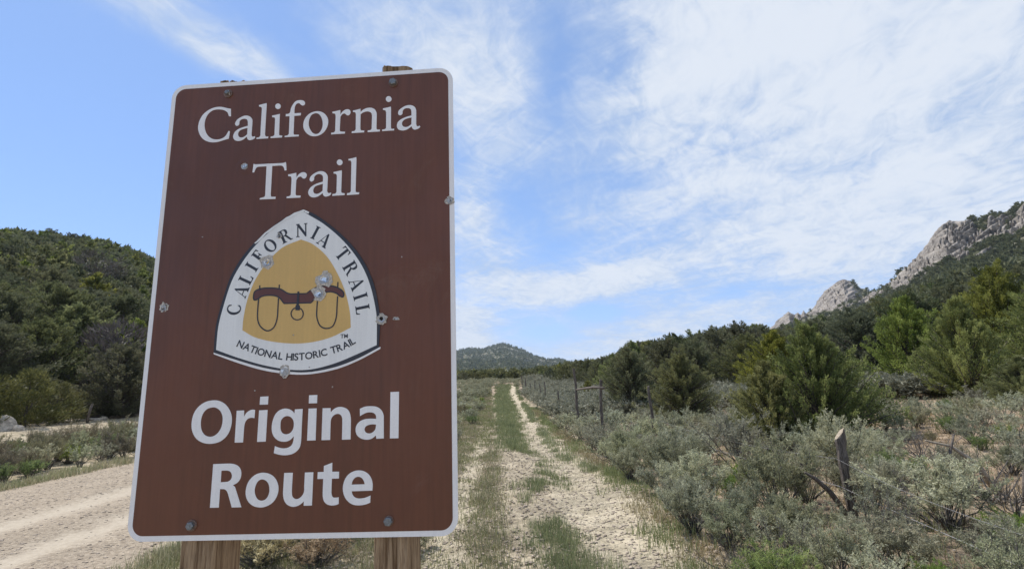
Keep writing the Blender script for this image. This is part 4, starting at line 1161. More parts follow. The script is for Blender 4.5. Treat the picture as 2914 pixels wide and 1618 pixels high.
# mixed thin grass left of the strip up to the road
def gC(y): return rng.uniform(float(road_near(y)) + .25, .15 - .05 * y)
p = samp(12500, gC); cl = vfbm(p[:, 0], p[:, 1], 1.1, 4, .6, 9)
rut = (np.abs(p[:, 0] - (-.72 - .022 * p[:, 1])) < .22) & (p[:, 1] < 24)
q = p[(cl > np.where(p[:, 1] < 14, -.34, -.2)) & ~(rut & (rng.random(len(p)) < np.interp(p[:, 1], [8, 16], [.62, .15])))]
tufts('thin_grass', q[:, 0], q[:, 1], rng.uniform(.05, .14, len(q)), 13, M['grass'], 'thin green grass between the gravel road and the track', spread=.08)
q = p[(cl < .12) & (cl > -.6) & ~rut]
tufts('dry_grass', q[:, 0], q[:, 1], rng.uniform(.05, .14, len(q)), 12, M['drygrass'], 'dry straw-coloured grass between the gravel road and the track', spread=.09, lean=.7)
# right verge of the track
y = 3.7 + 26 * rng.random(900) ** 1.4; x = np.interp(y, [3, 5, 7.5, 10, 14, 22, 30], [1.55, 1.50, 1.68, 1.62, 1.4, 1.2, 1.0]) + rng.normal(size=900) * .16
k_ = vfbm(x, y, 1.3, 3, .6, 55) > -.08
tufts('verge_herbs', x[k_], y[k_], rng.uniform(.06, .22, k_.sum()), 14, M['grass'], 'green herbs on the right verge of the track', spread=.07, lean=.5, wid=.006)
tufts('verge_straw', x[~k_], y[~k_], rng.uniform(.05, .18, (~k_).sum()), 14, M['drygrass'], 'dry straw on the right verge of the track', spread=.07, lean=.6, wid=.005)
# road edges
e = []
for _ in range(1500):
    y = 3.8 + 30 * rng.random() ** 1.3
    e.append((float(road_far(y)) - abs(rng.normal()) * .28 + .08, y) if rng.random() < .55 else (float(road_near(y)) + abs(rng.normal()) * .4, y))
e = np.array(e); k_ = rng.random(len(e)) < .6
tufts('roadside_dry_grass', e[k_, 0], e[k_, 1], rng.uniform(.08, .20, k_.sum()), 22, M['drygrass'], 'dry grass along both edges of the gravel road', spread=.08, lean=.6, wid=.005)
tufts('roadside_green_grass', e[~k_, 0], e[~k_, 1], rng.uniform(.08, .24, (~k_).sum()), 22, M['grass'], 'green grass along both edges of the gravel road', spread=.07, wid=.005)
# under the sagebrush and on the open ground at right
p = []
for _ in range(2600):
    D = 4.2 + 22 * rng.random() ** 1.4; a = rng.uniform(14, 58); p.append((D * math.sin(rad(a)), D * math.cos(rad(a))))
p = np.array(p); p = p[p[:, 0] > np.interp(p[:, 1], [3, 10, 20], [1.5, 1.6, 1.4])]; cl = vfbm(p[:, 0], p[:, 1], .8, 4, .6, 31)
q = p[cl > .06]; tufts('undergrowth_green', q[:, 0], q[:, 1], rng.uniform(.06, .20, len(q)), 16, M['grass'], 'low green herbs between the sagebrush', spread=.09, lean=.6, wid=.006)
q = p[cl <= .03]; tufts('undergrowth_dry', q[:, 0], q[:, 1], rng.uniform(.04, .14, len(q)), 16, M['drygrass'], 'dry grass between the sagebrush', spread=.11, lean=.8, wid=.006)

# loose stones and clods
def stones(name, xs, ys, ss, matl, label):
    rng_ = np.random.default_rng(3 + len(xs)); n = len(xs)
    o = np.array([(1, 0, 0), (0, 1, 0), (-1, 0, 0), (0, -1, 0), (0, 0, .75), (0, 0, -.6), (.6, .6, .35), (-.6, -.5, .4)], float)
    f = np.array([(6, 1, 4), (0, 6, 4), (0, 1, 6), (1, 2, 4), (2, 7, 4), (7, 3, 4), (2, 3, 7), (3, 0, 4), (1, 0, 5), (2, 1, 5), (3, 2, 5), (0, 3, 5)])
    V = o[None] * rng_.uniform(.55, 1.35, (n, 8, 1)) * np.stack([rng_.uniform(.8, 1.5, n), rng_.uniform(.7, 1.1, n), rng_.uniform(.35, .75, n)], -1)[:, None] * ss[:, None, None]
    a = rng_.random(n) * 6.28; c, s_ = np.cos(a)[:, None], np.sin(a)[:, None]
    z = ground_z(xs, ys) + .012
    V = np.stack([V[..., 0] * c - V[..., 1] * s_ + xs[:, None], V[..., 0] * s_ + V[..., 1] * c + ys[:, None], V[..., 2] + z[:, None]], -1)
    F = (f[None] + (np.arange(n) * 8)[:, None, None]).reshape(-1, 3)
    return tag(link(name, mesh(name, V.reshape(-1, 3), F, matl, tint=rng_.random(n * 8))), label, kind='stuff')
y = 3.7 + 20 * rng.random(18000) ** 1.8; x = rng.uniform(-3.4, 1.9, 18000); k_ = (x > np.interp(y, [4, 20], [-3.2, -4]))
stones('trail_clods', x[k_], y[k_], rng.uniform(.006, .026, k_.sum()) * np.where(rng.random(k_.sum()) < .04, 1.7, 1), M['pebble'], 'dirt clods and small stones on and beside the track')
y = 3.7 + 16 * rng.random(8000) ** 1.6; u = rng.random(8000); x = road_far(y) + u * (road_near(y) - road_far(y)) + .3
tk = np.exp(-((x + .035 * y + 6.35) / .33) ** 2) + np.exp(-((x + .035 * y + 4.95) / .3) ** 2); k_ = rng.random(8000) > tk * .93
stones('road_stones', x[k_], y[k_], rng.uniform(.007, .024, k_.sum()), M['pebble'], 'loose gravel on the road')
y = 4 + 14 * rng.random(2200); x = rng.uniform(1.6, 13, 2200)
stones('flat_stones', x, y, rng.uniform(.006, .022, 2200), M['pebble'], 'small stones and litter between the sagebrush')

# boulders of the dirt bank at the left
def boulder(seed, sx, sy, sz_):
    rng_ = np.random.default_rng(seed)
    n1, n2 = 14, 9
    th = np.linspace(0, 2 * np.pi, n1, endpoint=False); ph = np.linspace(.08, np.pi * .62, n2)
    V = []
    planes = norm(rng_.normal(size=(9, 3))); dd = rng_.uniform(.62, .92, 9)
    for p_ in ph:
        for t in th:
            d = np.array([math.sin(p_) * math.cos(t), math.sin(p_) * math.sin(t), math.cos(p_)])
            r = 1.0
            for pl, q in zip(planes, dd):
                c = d @ pl
                if c > .05: r = min(r, q / c)
            V.append(d * r * (1 + .04 * rng_.normal()) * np.array([sx, sy, sz_]))
    V = np.array(V + [[0, 0, sz_ * .8]]); F = []
    for i in range(n2 - 1):
        for j in range(n1):
            a, b_, c, d = i * n1 + j, i * n1 + (j + 1) % n1, (i + 1) * n1 + (j + 1) % n1, (i + 1) * n1 + j
            F += [(a, c, b_), (a, d, c)]
    for j in range(n1): F.append((len(V) - 1, j, (j + 1) % n1))
    return V, np.array(F)
BL_ = [(-44.2, 28.0, .50, .42, .52, 'largest pale rounded boulder on the bank at the left edge'), (-45.5, 27.6, .6, .4, .32, 'flat tan boulder at the left edge, left of the largest one'),
       (-46.2, 28.6, .45, .4, .40, 'half hidden boulder at the very left edge'), (-43.3, 27.7, .22, .2, .2, 'small stone touching the right foot of the largest boulder'),
       (-41.0, 31.8, .16, .14, .15, 'small white stone left of the leaning stake'), (-40.6, 31.9, .55, .3, .13, 'low pale slab right of the small white stone'),
       (-39.8, 32.2, .42, .3, .15, 'low slab just left of the leaning stake'), (-38.6, 32.3, .4, .3, .12, 'low pale slab right of the leaning stake'),
       (-38.0, 32.6, .22, .2, .16, 'white stone right of the stake slab'), (-37.3, 33.0, .3, .25, .14, 'pale stone in the row towards the dirt heap'),
       (-36.7, 33.2, .25, .2, .18, 'brownish stone left of the dirt heap by the sign'), (-35.8, 33.5, .4, .3, .15, 'white slab in front of the dirt heap by the sign'),
       (-36.2, 34.6, 1.3, .8, .42, 'low heap of brown earth beside the left edge of the sign'), (-40.2, 34.0, 1.3, .6, .45, 'reddish earth mound under the trees left of the sign')]
for i, (azd, D, sx, sy, s3, lab) in enumerate(BL_):
    V, F = boulder(800 + i, sx, sy, s3); x, y = D * math.sin(rad(azd)), D * math.cos(rad(azd))
    heap = 'heap' in lab or 'mound' in lab
    o = link('earth_mound' if heap else 'boulder', mesh('boulder', V, F, M['hill'] if heap else M['stone'], smooth=heap), loc=(x, y, float(base_z(x, y)) + .02 + s3 * .05))
    o.rotation_euler = (0, 0, i * 1.3); tag(o, lab, 'mound' if heap else 'rock')
xb = rng.uniform(-27, -20, 400); yb = rng.uniform(14, 32, 400)
stones('bank_stones', xb, yb, rng.uniform(.03, .13, 400), M['stone'], 'scattered pale stones on the dirt bank at the left')
# leaning stake on the bank
D = 30.5; x, y = D * math.sin(rad(-39.15)), D * math.cos(rad(-39.15)); z = float(base_z(x, y))
V, F = tube([(0, 0, -.2), (.05, 0, .35), (.14, .02, .80)], [.06, .055, .045], 6, True)
tag(link('wooden_stake', mesh('stake', V, F, M['greywood']), loc=(x, y, z)), 'dark leaning wooden stake behind the roadside shrubs left of the sign', 'stake')

# ------------------------------------------------------------------ barbed wire fence
fz = lambda x, y: float(ground_z(np.array([x]), np.array([y]))[0])
fence = empty('barbed_wire_fence', (3.6, 5.95, fz(3.6, 5.95)))
tag(fence, 'old barbed wire fence on weathered juniper posts running through the sagebrush right of the trail', 'fence')
FO = np.array(fence.location)
def rough_post(h, r, lean=(0, 0), seed=0, cut=0, k=9, taper=.85):
    rng_ = np.random.default_rng(seed); nz = 14
    zs = np.linspace(-.25, h, nz); V = []
    prof = 1 + .16 * rng_.normal(size=k)
    for i, z in enumerate(zs):
        t = max(z, 0) / h
        rr = r * (1 + (taper - 1) * t) * (1 + .05 * rng_.normal())
        for j in range(k):
            a = j / k * 6.283 + .25 * math.sin(z * 3)
            q = rr * prof[j] * (1 + .05 * rng_.normal())
            zz_ = z + (cut * math.cos(a) * rr if i == nz - 1 else 0) + (rng_.normal() * .012 if i == nz - 1 else 0)
            V.append((math.cos(a) * q + lean[0] * t * h + .012 * math.sin(z * 5 + seed), math.sin(a) * q * .85 + lean[1] * t * h, zz_))
    F = []
    for i in range(nz - 1):
        for j in range(k):
            F.append([i * k + j, i * k + (j + 1) % k, (i + 1) * k + (j + 1) % k, (i + 1) * k + j])
    F.append([(nz - 1) * k + j for j in range(k)])
    return np.array(V), F
def fpost(x, y, h, r, lean=(0, 0), seed=0, cut=.3, label=None, taper=.85, name='post'):
    V, F = rough_post(h, r, lean, seed, cut, taper=taper)
    fm = [0] * (len(F) - 1) + [1 if cut > .5 else 0]
    me = mesh('fence_post', V, F, [M['greywood'], M['palewood']], fmat=fm)
    o = link(name, me, fence, tuple(np.array([x, y, fz(x, y)]) - FO))
    if label: o['label'] = label
    return o
PST = []
fpost(3.60, 5.95, .87, .050, (-.035, .0), 3, 1.1, 'thick leaning post with a pale slanting saw cut', 1.12); PST.append((3.6, 5.95, .8))
fpost(3.38, 13.15, 1.38, .036, (-.03, 0), 5, .3); PST.append((3.38, 13.15, 1.2))
fpost(2.28, 14.3, 1.62, .040, (.03, 0), 6, .2, 'brace post with a horizontal rail'); PST.append((2.28, 14.3, 1.2))
fpost(2.02, 17.3, 2.0, .050, (-.03, 0), 7, .2, 'tall grey brace post at the far end of the rail'); PST.append((2.02, 17.3, 1.2))
xs_f = [(1.88, 23.8, 1.15), (1.60, 30.4, 1.5), (1.52, 34.2, 1.3), (1.33, 41, 1.45), (1.22, 45, 1.1), (1.02, 53, 1.4), (.97, 57, 1.2), (.83, 66, 1.4), (.8, 71, 1.2), (.75, 80, 1.3)]
for i, (x, y, h) in enumerate(xs_f):
    fpost(x + .12, y, h, .036, (random.uniform(-.13, .08), 0), 20 + i, .2); PST.append((x + .12, y, 1.1))
# two old junipers trunks kept as line posts
z0 = fz(2.28, 14.3) + 1.42; z1 = fz(2.02, 17.3) + 1.30
V, F = tube(np.array([(2.36, 13.95, z0 - .02), (2.25, 15.0, z0 + .0), (2.1, 16.3, (z0 + z1) / 2), (2.0, 17.35, z1)]) - FO, [.034, .04, .034, .03], 7, True)
link('rail', mesh('rail', V, F, M['greywood'], smooth=True), fence)
# guy stick that leans against the cut post
V, F = tube([(0, 0, -.05), (-.18, .05, .28), (-.33, .02, .42), (-.46, -.02, .50)], [.03, .028, .022, .012], 6, True)
tag(link('dead_branch', mesh('dead_branch', V, F, M['greywood'], smooth=True), loc=(3.54, 5.85, fz(3.54, 5.85))), 'grey dead branch slanting up to the left at the foot of the cut fence post', 'branch')
PW = [(2.7, -3.5, .8), (2.95, 2.0, .8)] + [(3.48, 5.9, .8)] + PST[1:]
for lvl, sag in ((.62, .11), (.33, .02)):
    wp = []
    for i in range(len(PW) - 1):
        a = np.array([PW[i][0], PW[i][1], fz(PW[i][0], PW[i][1]) + lvl * min(1, PW[i][2] + .2)]); b_ = np.array([PW[i + 1][0], PW[i + 1][1], fz(PW[i + 1][0], PW[i + 1][1]) + lvl * min(1, PW[i + 1][2] + .2)])
        for t in np.linspace(0, 1, 9)[:-1]:
            wp.append(a * (1 - t) + b_ * t - np.array([0, 0, sag * 4 * t * (1 - t)]))
    wp = np.array(wp)
    parts = [tube(wp - FO, .0016 if lvl > .5 else .0032, 4)]
    d_ = np.linalg.norm(np.diff(wp, axis=0), axis=1).cumsum(); 
    for s_ in np.arange(.1, 26, .13):
        i = int(np.searchsorted(d_, s_)); 
        if i >= len(wp) - 1: break
        t = 1 - (d_[i] - s_) / np.linalg.norm(wp[i + 1] - wp[i]); p_ = wp[i] * (1 - t) + wp[i + 1] * t - FO
        a = random.uniform(0, 6.28)
        for q in (a, a + 1.57):
            v_ = np.array([math.cos(q) * .012, 0.003, math.sin(q) * .012]); parts.append(tube([p_ - v_, p_ + v_], .0014, 3))
    V, F, T, MI = cat(parts)
    link('wire', mesh('wire', V, F, M['wire']), fence)

# extra individual branches of the dead heap at right
for i, (x, y, pts_) in enumerate([(5.3, 5.75, [(0, 0, .02), (.1, .05, .3), (.28, .0, .42), (.5, .1, .46)]), (5.45, 6.25, [(0, 0, 0), (-.15, .0, .32), (-.38, .05, .52), (-.7, .0, .60)]), (4.95, 6.15, [(0, 0, 0), (.12, 0, .2), (.05, .1, .48), (.16, .12, .7)])]):
    V, F = tube(pts_, np.linspace(.035, .010, 4), 6, True)
    tag(link('dead_branch', mesh('dead_branch', V, F, M['palewood'] if i == 1 else M['greywood'], smooth=True), loc=(x, y, fz(x, y))),
        ['grey branch curving right out of the dead heap', 'pale bleached branch lying over the dead heap at the right', 'dark upright branch standing out of the dead heap'][i], 'branch')

# outlines of the lettering and the logo, in millimetres on the sign face (x from the left, y from the top, 1 = corner)
G_CALIFORNIA=[[[(134.3,63.6,1),(124.4,61,0),(113.6,57.8,0),(102.9,57.3,0),(92.4,59.7,0),(82.2,65.1,0),(73.2,73.7,0),(67.5,85.5,0),(65.4,97.5,0),(66.3,107.6,0),(70.3,117.9,0),(76.9,127.4,0),(86.1,134,0),(95.9,137.4,0),(105.5,138.2,0),(115,137,0),(124.3,134.4,0),(134.6,132.1,1),(135.4,124.2,0),(136,115.2,1),(132.8,114.2,1),(129.9,120.8,0),(125.6,127,0),(118.3,131.1,0),(108.9,132.2,0),(100.1,130.4,0),(92,125.4,0),(85.7,117.9,0),(81.5,108.6,0),(79.2,98.4,0),(79.3,88.3,0),(81.5,79.3,0),(86.5,70.5,0),(93.8,64.9,0),(102.3,62.9,0),(112.1,63.6,0),(120,66.1,0),(127.1,71.2,0),(131.1,79.6,0),(132.2,80.7,1),(135.6,80.9,1)]],[[(145.9,97.8,0),(147.2,101.9,0),(149.7,103.9,0),(153.5,102.8,0),(155.2,99.9,0),(155.2,94.4,0),(157.8,90.5,0),(163,88.7,0),(167.8,89,0),(171.8,91.5,0),(173.6,96.6,0),(174.2,105.2,1),(163.4,108,0),(154.1,111.4,0),(147.3,117,0),(144.1,124.7,0),(144.5,130.8,0),(148.2,136,0),(154.1,138.3,0),(160.7,138.1,0),(167.2,135.2,0),(173.4,129.6,1),(175.2,134.7,0),(179.2,138,0),(184.4,137.8,0),(189.5,135.7,0),(192.1,132.4,1),(190.5,129.8,1),(186.8,131,0),(184.3,128.9,0),(183.5,124.3,1),(183.5,95.3,0),(182.2,90.2,0),(178,84.8,0),(171.1,81.8,0),(163.5,82,0),(156,85.4,0),(149.7,90,0)],[(174,110.2,1),(174,124.7,1),(167.7,129.8,0),(161.2,131,0),(156.8,129.1,0),(154.6,124.9,0),(154.6,119.4,0),(158.1,114.7,0),(165.5,111.7,0)]],[[(195.5,59.1,1),(204,57.2,0),(211.6,55.7,1),(212.3,58.8,1),(212.3,91.2,0),(212.6,127.2,1),(213.8,130.8,0),(216.2,132.4,0),(220,132.2,1),(219.8,136.6,1),(194.7,136.5,1),(195,133.5,1),(200.2,132.9,0),(202.8,129.1,1),(202.4,100.6,0),(202.3,68.2,1),(200.6,64.1,0),(195.7,62.2,1)]],[[(243,65.2,0),(242.4,68.3,0),(240.3,70.5,0),(237.4,71.2,0),(234.3,70.1,0),(232,67.6,0),(231,64.3,0),(231.6,61.2,0),(233.7,59,0),(236.6,58.3,0),(239.7,59.4,0),(242.1,61.9,0)]],[[(225.6,85.2,1),(234.3,84.1,0),(242.3,82.6,1),(242.1,87.1,1),(242.9,127.2,1),(244,131.3,0),(250,132.4,1),(249.7,136.6,1),(225,136.5,1),(225.3,133.2,1),(230.4,132.4,0),(233.1,129.6,1),(232.5,94.6,1),(231.3,90.4,0),(225.8,88.9,1)]],[[(255.2,84,1),(260.9,83.4,0),(264,80.6,0),(265.5,71.6,0),(269.3,62.7,0),(274.7,56,0),(281.3,53.9,0),(288.9,54.4,0),(293.8,57.3,0),(295.4,61.5,0),(294.2,65.5,0),(290.4,66.7,0),(286.5,64.4,0),(283.5,61.2,0),(280.1,60.6,0),(276.4,62.7,0),(273.9,68.1,0),(273.3,75.2,0),(273.7,83.5,1),(287.6,83.4,1),(287.5,89,1),(273.5,89.3,1),(274,128.3,1),(275.6,131.8,0),(285.5,132.8,1),(285.2,136.4,1),(255.1,136.4,1),(255.2,133.5,1),(261.5,132.4,0),(264,129.1,1),(263.5,89.1,1),(255,89,1)]],[[(320.4,81.9,0),(330.9,83.6,0),(339.6,89.8,0),(345.6,99.2,0),(347.1,109.3,0),(344.9,120,0),(339.2,129.6,0),(331,135.9,0),(320.9,138.4,0),(310.5,136.6,0),(301.8,130.1,0),(295.7,120.8,0),(293.9,110.7,0),(295.7,99.8,0),(301,91.1,0),(309.2,84.7,0)],[(319.7,86.2,0),(326.4,88.9,0),(331.8,96.2,0),(335,106.5,0),(335.4,116.4,0),(333,125.2,0),(328.1,131.8,0),(321.6,133.6,0),(314.9,130.4,0),(309.4,122.7,0),(305.9,113.5,0),(305.5,103.5,0),(307.7,94.6,0),(312.2,88.4,0)]],[[(355.2,85.3,1),(362.9,84.3,0),(371.8,82.4,1),(372.3,86,1),(372.4,93.2,1),(377,86.3,0),(383.5,82.2,0),(389.1,82.1,0),(392.9,84.9,0),(394,89,0),(392.7,93.4,0),(389.5,96,0),(385.7,94.7,0),(382.8,91.7,0),(379.5,91,0),(375.8,93.2,0),(372.7,98,1),(372.2,126.8,1),(373.3,130.8,0),(383.6,132.5,1),(383.2,136.4,1),(354.2,136.5,1),(354.4,132.7,1),(359.8,132.4,0),(362.5,129.1,1),(362.5,95.3,1),(360.7,90.2,0),(355.5,88.8,1)]],[[(398.8,85.8,1),(407,84.3,0),(414.9,82.4,1),(415.3,89.9,1),(421.9,84.4,0),(430.3,81.6,0),(438.7,82.2,0),(445.3,86,0),(449.1,93.2,0),(449.7,99.3,0),(449.7,127,1),(450.7,131.5,0),(457.2,132.4,1),(456.8,136.5,1),(431.2,136.4,1),(431.5,132.7,1),(436.9,132.2,0),(439.6,129.3,1),(439.8,100.6,1),(438,93.5,0),(432.3,90.1,0),(426.7,89.7,0),(420.2,91.8,0),(415.5,95.4,1),(415.7,126.7,1),(417,131.2,0),(424.1,132.4,1),(423.8,136.3,1),(397.6,136.4,1),(398,132.6,1),(403.5,131.8,0),(406,128.5,1),(405.6,95.3,1),(404.1,90.2,0),(399.1,88.6,1)]],[[(480.6,64.9,0),(479.8,68.2,0),(477.6,70.4,0),(474.6,71.1,0),(471.5,70,0),(469.3,67.4,0),(468.4,64.1,0),(469.2,60.9,0),(471.4,58.6,0),(474.4,58,0),(477.4,59,0),(479.7,61.6,0)]],[[(462.8,85,1),(471.3,83.8,0),(479.2,82.1,1),(479.7,86.3,1),(480,128,1),(481.2,132,0),(486.9,132.4,1),(486.6,136.1,1),(461.6,136.1,1),(461.8,132.7,1),(467.4,132.1,0),(469.9,129.3,1),(469.6,94.6,1),(467.7,90,0),(462.8,88.4,1)]],[[(494.8,97.4,0),(495.6,100.9,0),(498.4,103.1,0),(502.1,102,0),(504.1,99,0),(504.3,94,0),(507.1,89.7,0),(512.2,87.8,0),(517.7,88.5,0),(521.4,91.2,0),(522.8,96.3,0),(522.9,105,1),(511.4,107.9,0),(501.2,112.2,0),(494.8,117.7,0),(492.6,123.9,0),(493.1,129.9,0),(496.4,135,0),(503.3,137.4,0),(510.6,136.9,0),(517,133.9,0),(523.2,129.1,1),(525.3,134.4,0),(529.4,137.2,0),(534.4,136.5,0),(539,134.4,0),(541.3,131.6,1),(539.9,129,1),(536.3,130.3,0),(534,129.1,0),(532.8,124.6,1),(532.7,95,0),(530.6,87.9,0),(525.1,83,0),(517.7,81.3,0),(509.3,82.9,0),(502,86.9,0),(496.4,92,0)],[(523.2,109.7,1),(522.7,124.9,1),(516.1,129.4,0),(509.7,130.2,0),(505.1,127.7,0),(503.2,123.2,0),(504.1,117.8,0),(508.6,113.2,0),(516,110.7,0)]]]
G_TRAIL=[[[(192.2,191.8,1),(196.5,193.2,0),(220.9,193.4,0),(254.5,193.7,0),(260.9,192.1,1),(261.9,197,0),(263.2,210.2,1),(259.1,210.6,1),(257.4,204.5,0),(254.9,201,0),(250.6,199.1,0),(232.4,198.9,1),(232.8,261.4,1),(234.4,265.7,0),(243.5,266.5,1),(243.2,270.9,1),(210,270.5,1),(210.6,267.5,1),(216,266.5,0),(220.5,264.4,0),(221.2,260.7,1),(220.3,198.9,1),(202.5,199,0),(198.5,201.4,0),(196.4,205.6,0),(194.4,210.8,1),(191.1,210.6,1)]],[[(267.2,219.5,1),(275.3,218.6,0),(284,216.9,1),(285.1,227.3,1),(289.2,220.9,0),(295.5,216.9,0),(301.1,216.8,0),(305.3,219.9,0),(306.4,223.8,0),(304.8,228.5,0),(301.2,230.7,0),(297.5,229,0),(294.6,226,0),(291.3,225.8,0),(287.7,227.9,0),(284.8,233.5,1),(284.8,262,1),(286.1,265.8,0),(295.6,266.8,1),(295.3,271.1,1),(266.4,270.8,1),(266.7,267.3,1),(272.2,266.6,0),(275,263.8,1),(274.9,229.6,1),(273.3,224.7,0),(267.6,223.4,1)]],[[(312.8,232.8,0),(313.9,236.2,0),(316.7,238,0),(320.3,236.6,0),(322.2,233.3,0),(322.3,228.6,0),(325.3,224.5,0),(329.9,222.5,0),(334.9,223.1,0),(339.2,226.2,0),(340.7,230.6,0),(340.8,239.4,1),(328.8,242.8,0),(319.9,247,0),(313.7,252.8,0),(311.2,259.2,0),(311.9,264.9,0),(315.8,269.9,0),(321.8,272.3,0),(329.1,271.6,0),(335.4,268.6,0),(341.1,263.8,1),(342.7,268.6,0),(346.4,271.8,0),(351.9,271.5,0),(356.8,269.4,0),(359.1,265.8,1),(358,263.8,1),(354.8,265,0),(352,263.9,0),(350.4,260.1,1),(350.7,231.2,0),(348.8,224.4,0),(343.5,218.8,0),(336.1,216.5,0),(327.8,217.9,0),(319.7,222.2,0),(314.4,227.6,0)],[(341,244.1,1),(340.9,259.1,1),(334.3,263.9,0),(328.8,265.2,0),(323.7,263.3,0),(321.5,258.9,0),(322,253.7,0),(325.4,248.7,0),(333.6,245.9,0)]],[[(380.4,200,0),(379.7,203.1,0),(377.6,205.3,0),(374.6,206,0),(371.5,204.9,0),(369.2,202.5,0),(368.3,199.2,0),(369,196.1,0),(371.1,193.9,0),(374.2,193.2,0),(377.2,194.3,0),(379.5,196.7,0)]],[[(362.1,220,1),(371,218.6,0),(379.2,217.2,1),(379.6,221.5,1),(379.5,261.8,1),(380.7,265.6,0),(387,267.2,1),(386.5,270.9,1),(361.4,271.1,1),(361.7,267.3,1),(367.2,266.7,0),(369.8,263.6,1),(369.5,228.5,1),(367.6,224.6,0),(362.5,223.1,1)]],[[(392.5,193.3,1),(400.5,192.1,0),(408.7,190.2,1),(409.3,194.5,1),(409.2,262.1,1),(410.2,265.9,0),(416.7,267,1),(416.4,270.9,1),(391.6,271.2,1),(391.9,267.2,1),(397.1,266.5,0),(399.5,263.4,1),(398.9,201.6,1),(397,197.2,0),(392.6,196.4,1)]]]
G_ORIGINAL=[[[(146.5,667.3,0),(157,669.1,0),(166.8,674,0),(175.1,682,0),(181,691.8,0),(183.7,702.4,0),(183.5,713.5,0),(180.5,725.4,0),(174.1,735.5,0),(164.5,742.7,0),(152.8,746,0),(141,746.4,0),(129.7,743.8,0),(119,737.9,0),(111.4,729,0),(107,718.5,0),(105.8,707.2,0),(107.4,694.4,0),(112.5,683.3,0),(121.2,674.6,0),(132.8,668.9,0)],[(146.7,680.3,0),(154.6,683,0),(161.1,688.8,0),(165,697,0),(166,705.8,0),(164.9,715.4,0),(160.5,724.8,0),(153.4,731.4,0),(145.1,733.9,0),(136.4,732.1,0),(130,727.1,0),(125.5,719,0),(123.8,709.4,0),(124.2,698.9,0),(127.6,689.4,0),(134.8,682.7,0)]],[[(192,688,1),(206.4,687.8,1),(207,699.5,1),(211,692.8,0),(217.5,688.1,0),(223.3,686.9,0),(227.7,687.7,1),(227.3,702.5,1),(220.9,701.7,0),(214.3,703.7,0),(210,709.5,0),(208.6,717.5,0),(208.3,745.9,1),(192.2,745.6,1)]],[[(236.2,663.7,1),(252,663.4,1),(251.9,678.4,1),(235.8,678.4,1)]],[[(235.5,688.6,1),(251.9,688.3,1),(251.7,745.4,1),(235.2,745.5,1)]],[[(304,696.4,1),(304.5,688.9,1),(319.4,688.5,1),(319.1,713.6,0),(319.1,737.2,0),(318.7,749.8,0),(316.2,758.7,0),(310.3,765.1,0),(302.2,769.1,0),(291.5,770.6,0),(279.7,769.6,0),(268.3,766.3,1),(269.7,753.9,1),(277.4,756.8,0),(286.6,758.4,0),(295.7,756.9,0),(301.8,752.4,0),(304.3,745.5,0),(304.9,737.2,1),(299.2,743,0),(291.8,746.3,0),(283.5,746.4,0),(275,743.9,0),(267.1,737.3,0),(262.8,728.6,0),(261.7,718.2,0),(263.2,707.2,0),(267.3,696.9,0),(274.5,689.9,0),(284.5,686.9,0),(293,688.1,0),(300,691.9,0)],[(290.3,700.6,0),(297.1,702.6,0),(302.1,708.3,0),(303.8,715.5,0),(302.8,724.2,0),(297.7,731.1,0),(290.3,733.4,0),(283.5,731.5,0),(279.4,725.9,0),(278.2,717.9,0),(278.9,708.4,0),(283.6,702.6,0)]],[[(330.6,664,1),(346.4,663.9,1),(346.4,679,1),(330.6,678.9,1)]],[[(330.6,688.3,1),(346.1,688.3,1),(346.4,745.8,1),(330.3,745.8,1)]],[[(357.5,688.5,1),(372.6,688.6,1),(373.3,696.4,1),(378.9,690.8,0),(386.3,687.4,0),(394.7,687.5,0),(403.2,690.8,0),(408.8,697.3,0),(411.5,706.9,0),(412,715.6,0),(412.2,746,1),(396.1,746.1,1),(395.7,710.4,0),(394,704,0),(390.1,700.3,0),(385.1,699.7,0),(379.3,701.9,0),(374.9,707.4,0),(373.7,714.4,0),(373.8,745.8,1),(357.6,745.8,1)]],[[(428.4,691.6,1),(437.3,688.3,0),(449.7,687.6,0),(460.6,689.4,0),(468.9,695.2,0),(473.2,704,0),(473.7,711.1,0),(474.3,745.9,1),(460.3,746.1,1),(459.6,740.1,1),(453.3,744.9,0),(446.8,747.1,0),(438.6,746.9,0),(429.4,743.5,0),(423.1,737.1,0),(421.2,728.4,0),(423.1,720.6,0),(428.7,714.5,0),(437.8,710.8,0),(447.7,710,0),(459.7,710.7,1),(458.7,704.4,0),(454.9,700.3,0),(448.3,698.7,0),(440,699.5,0),(428.9,704.9,1)],[(459.5,720.9,1),(458.4,728.7,0),(453.9,734.1,0),(447.4,736.4,0),(440.8,734.5,0),(438,729.7,0),(439.7,724.3,0),(445.4,721.3,0),(452.8,720.3,0)]],[[(485.7,663.1,1),(501.9,663,1),(501.6,746.3,1),(485.7,746.1,1)]]]
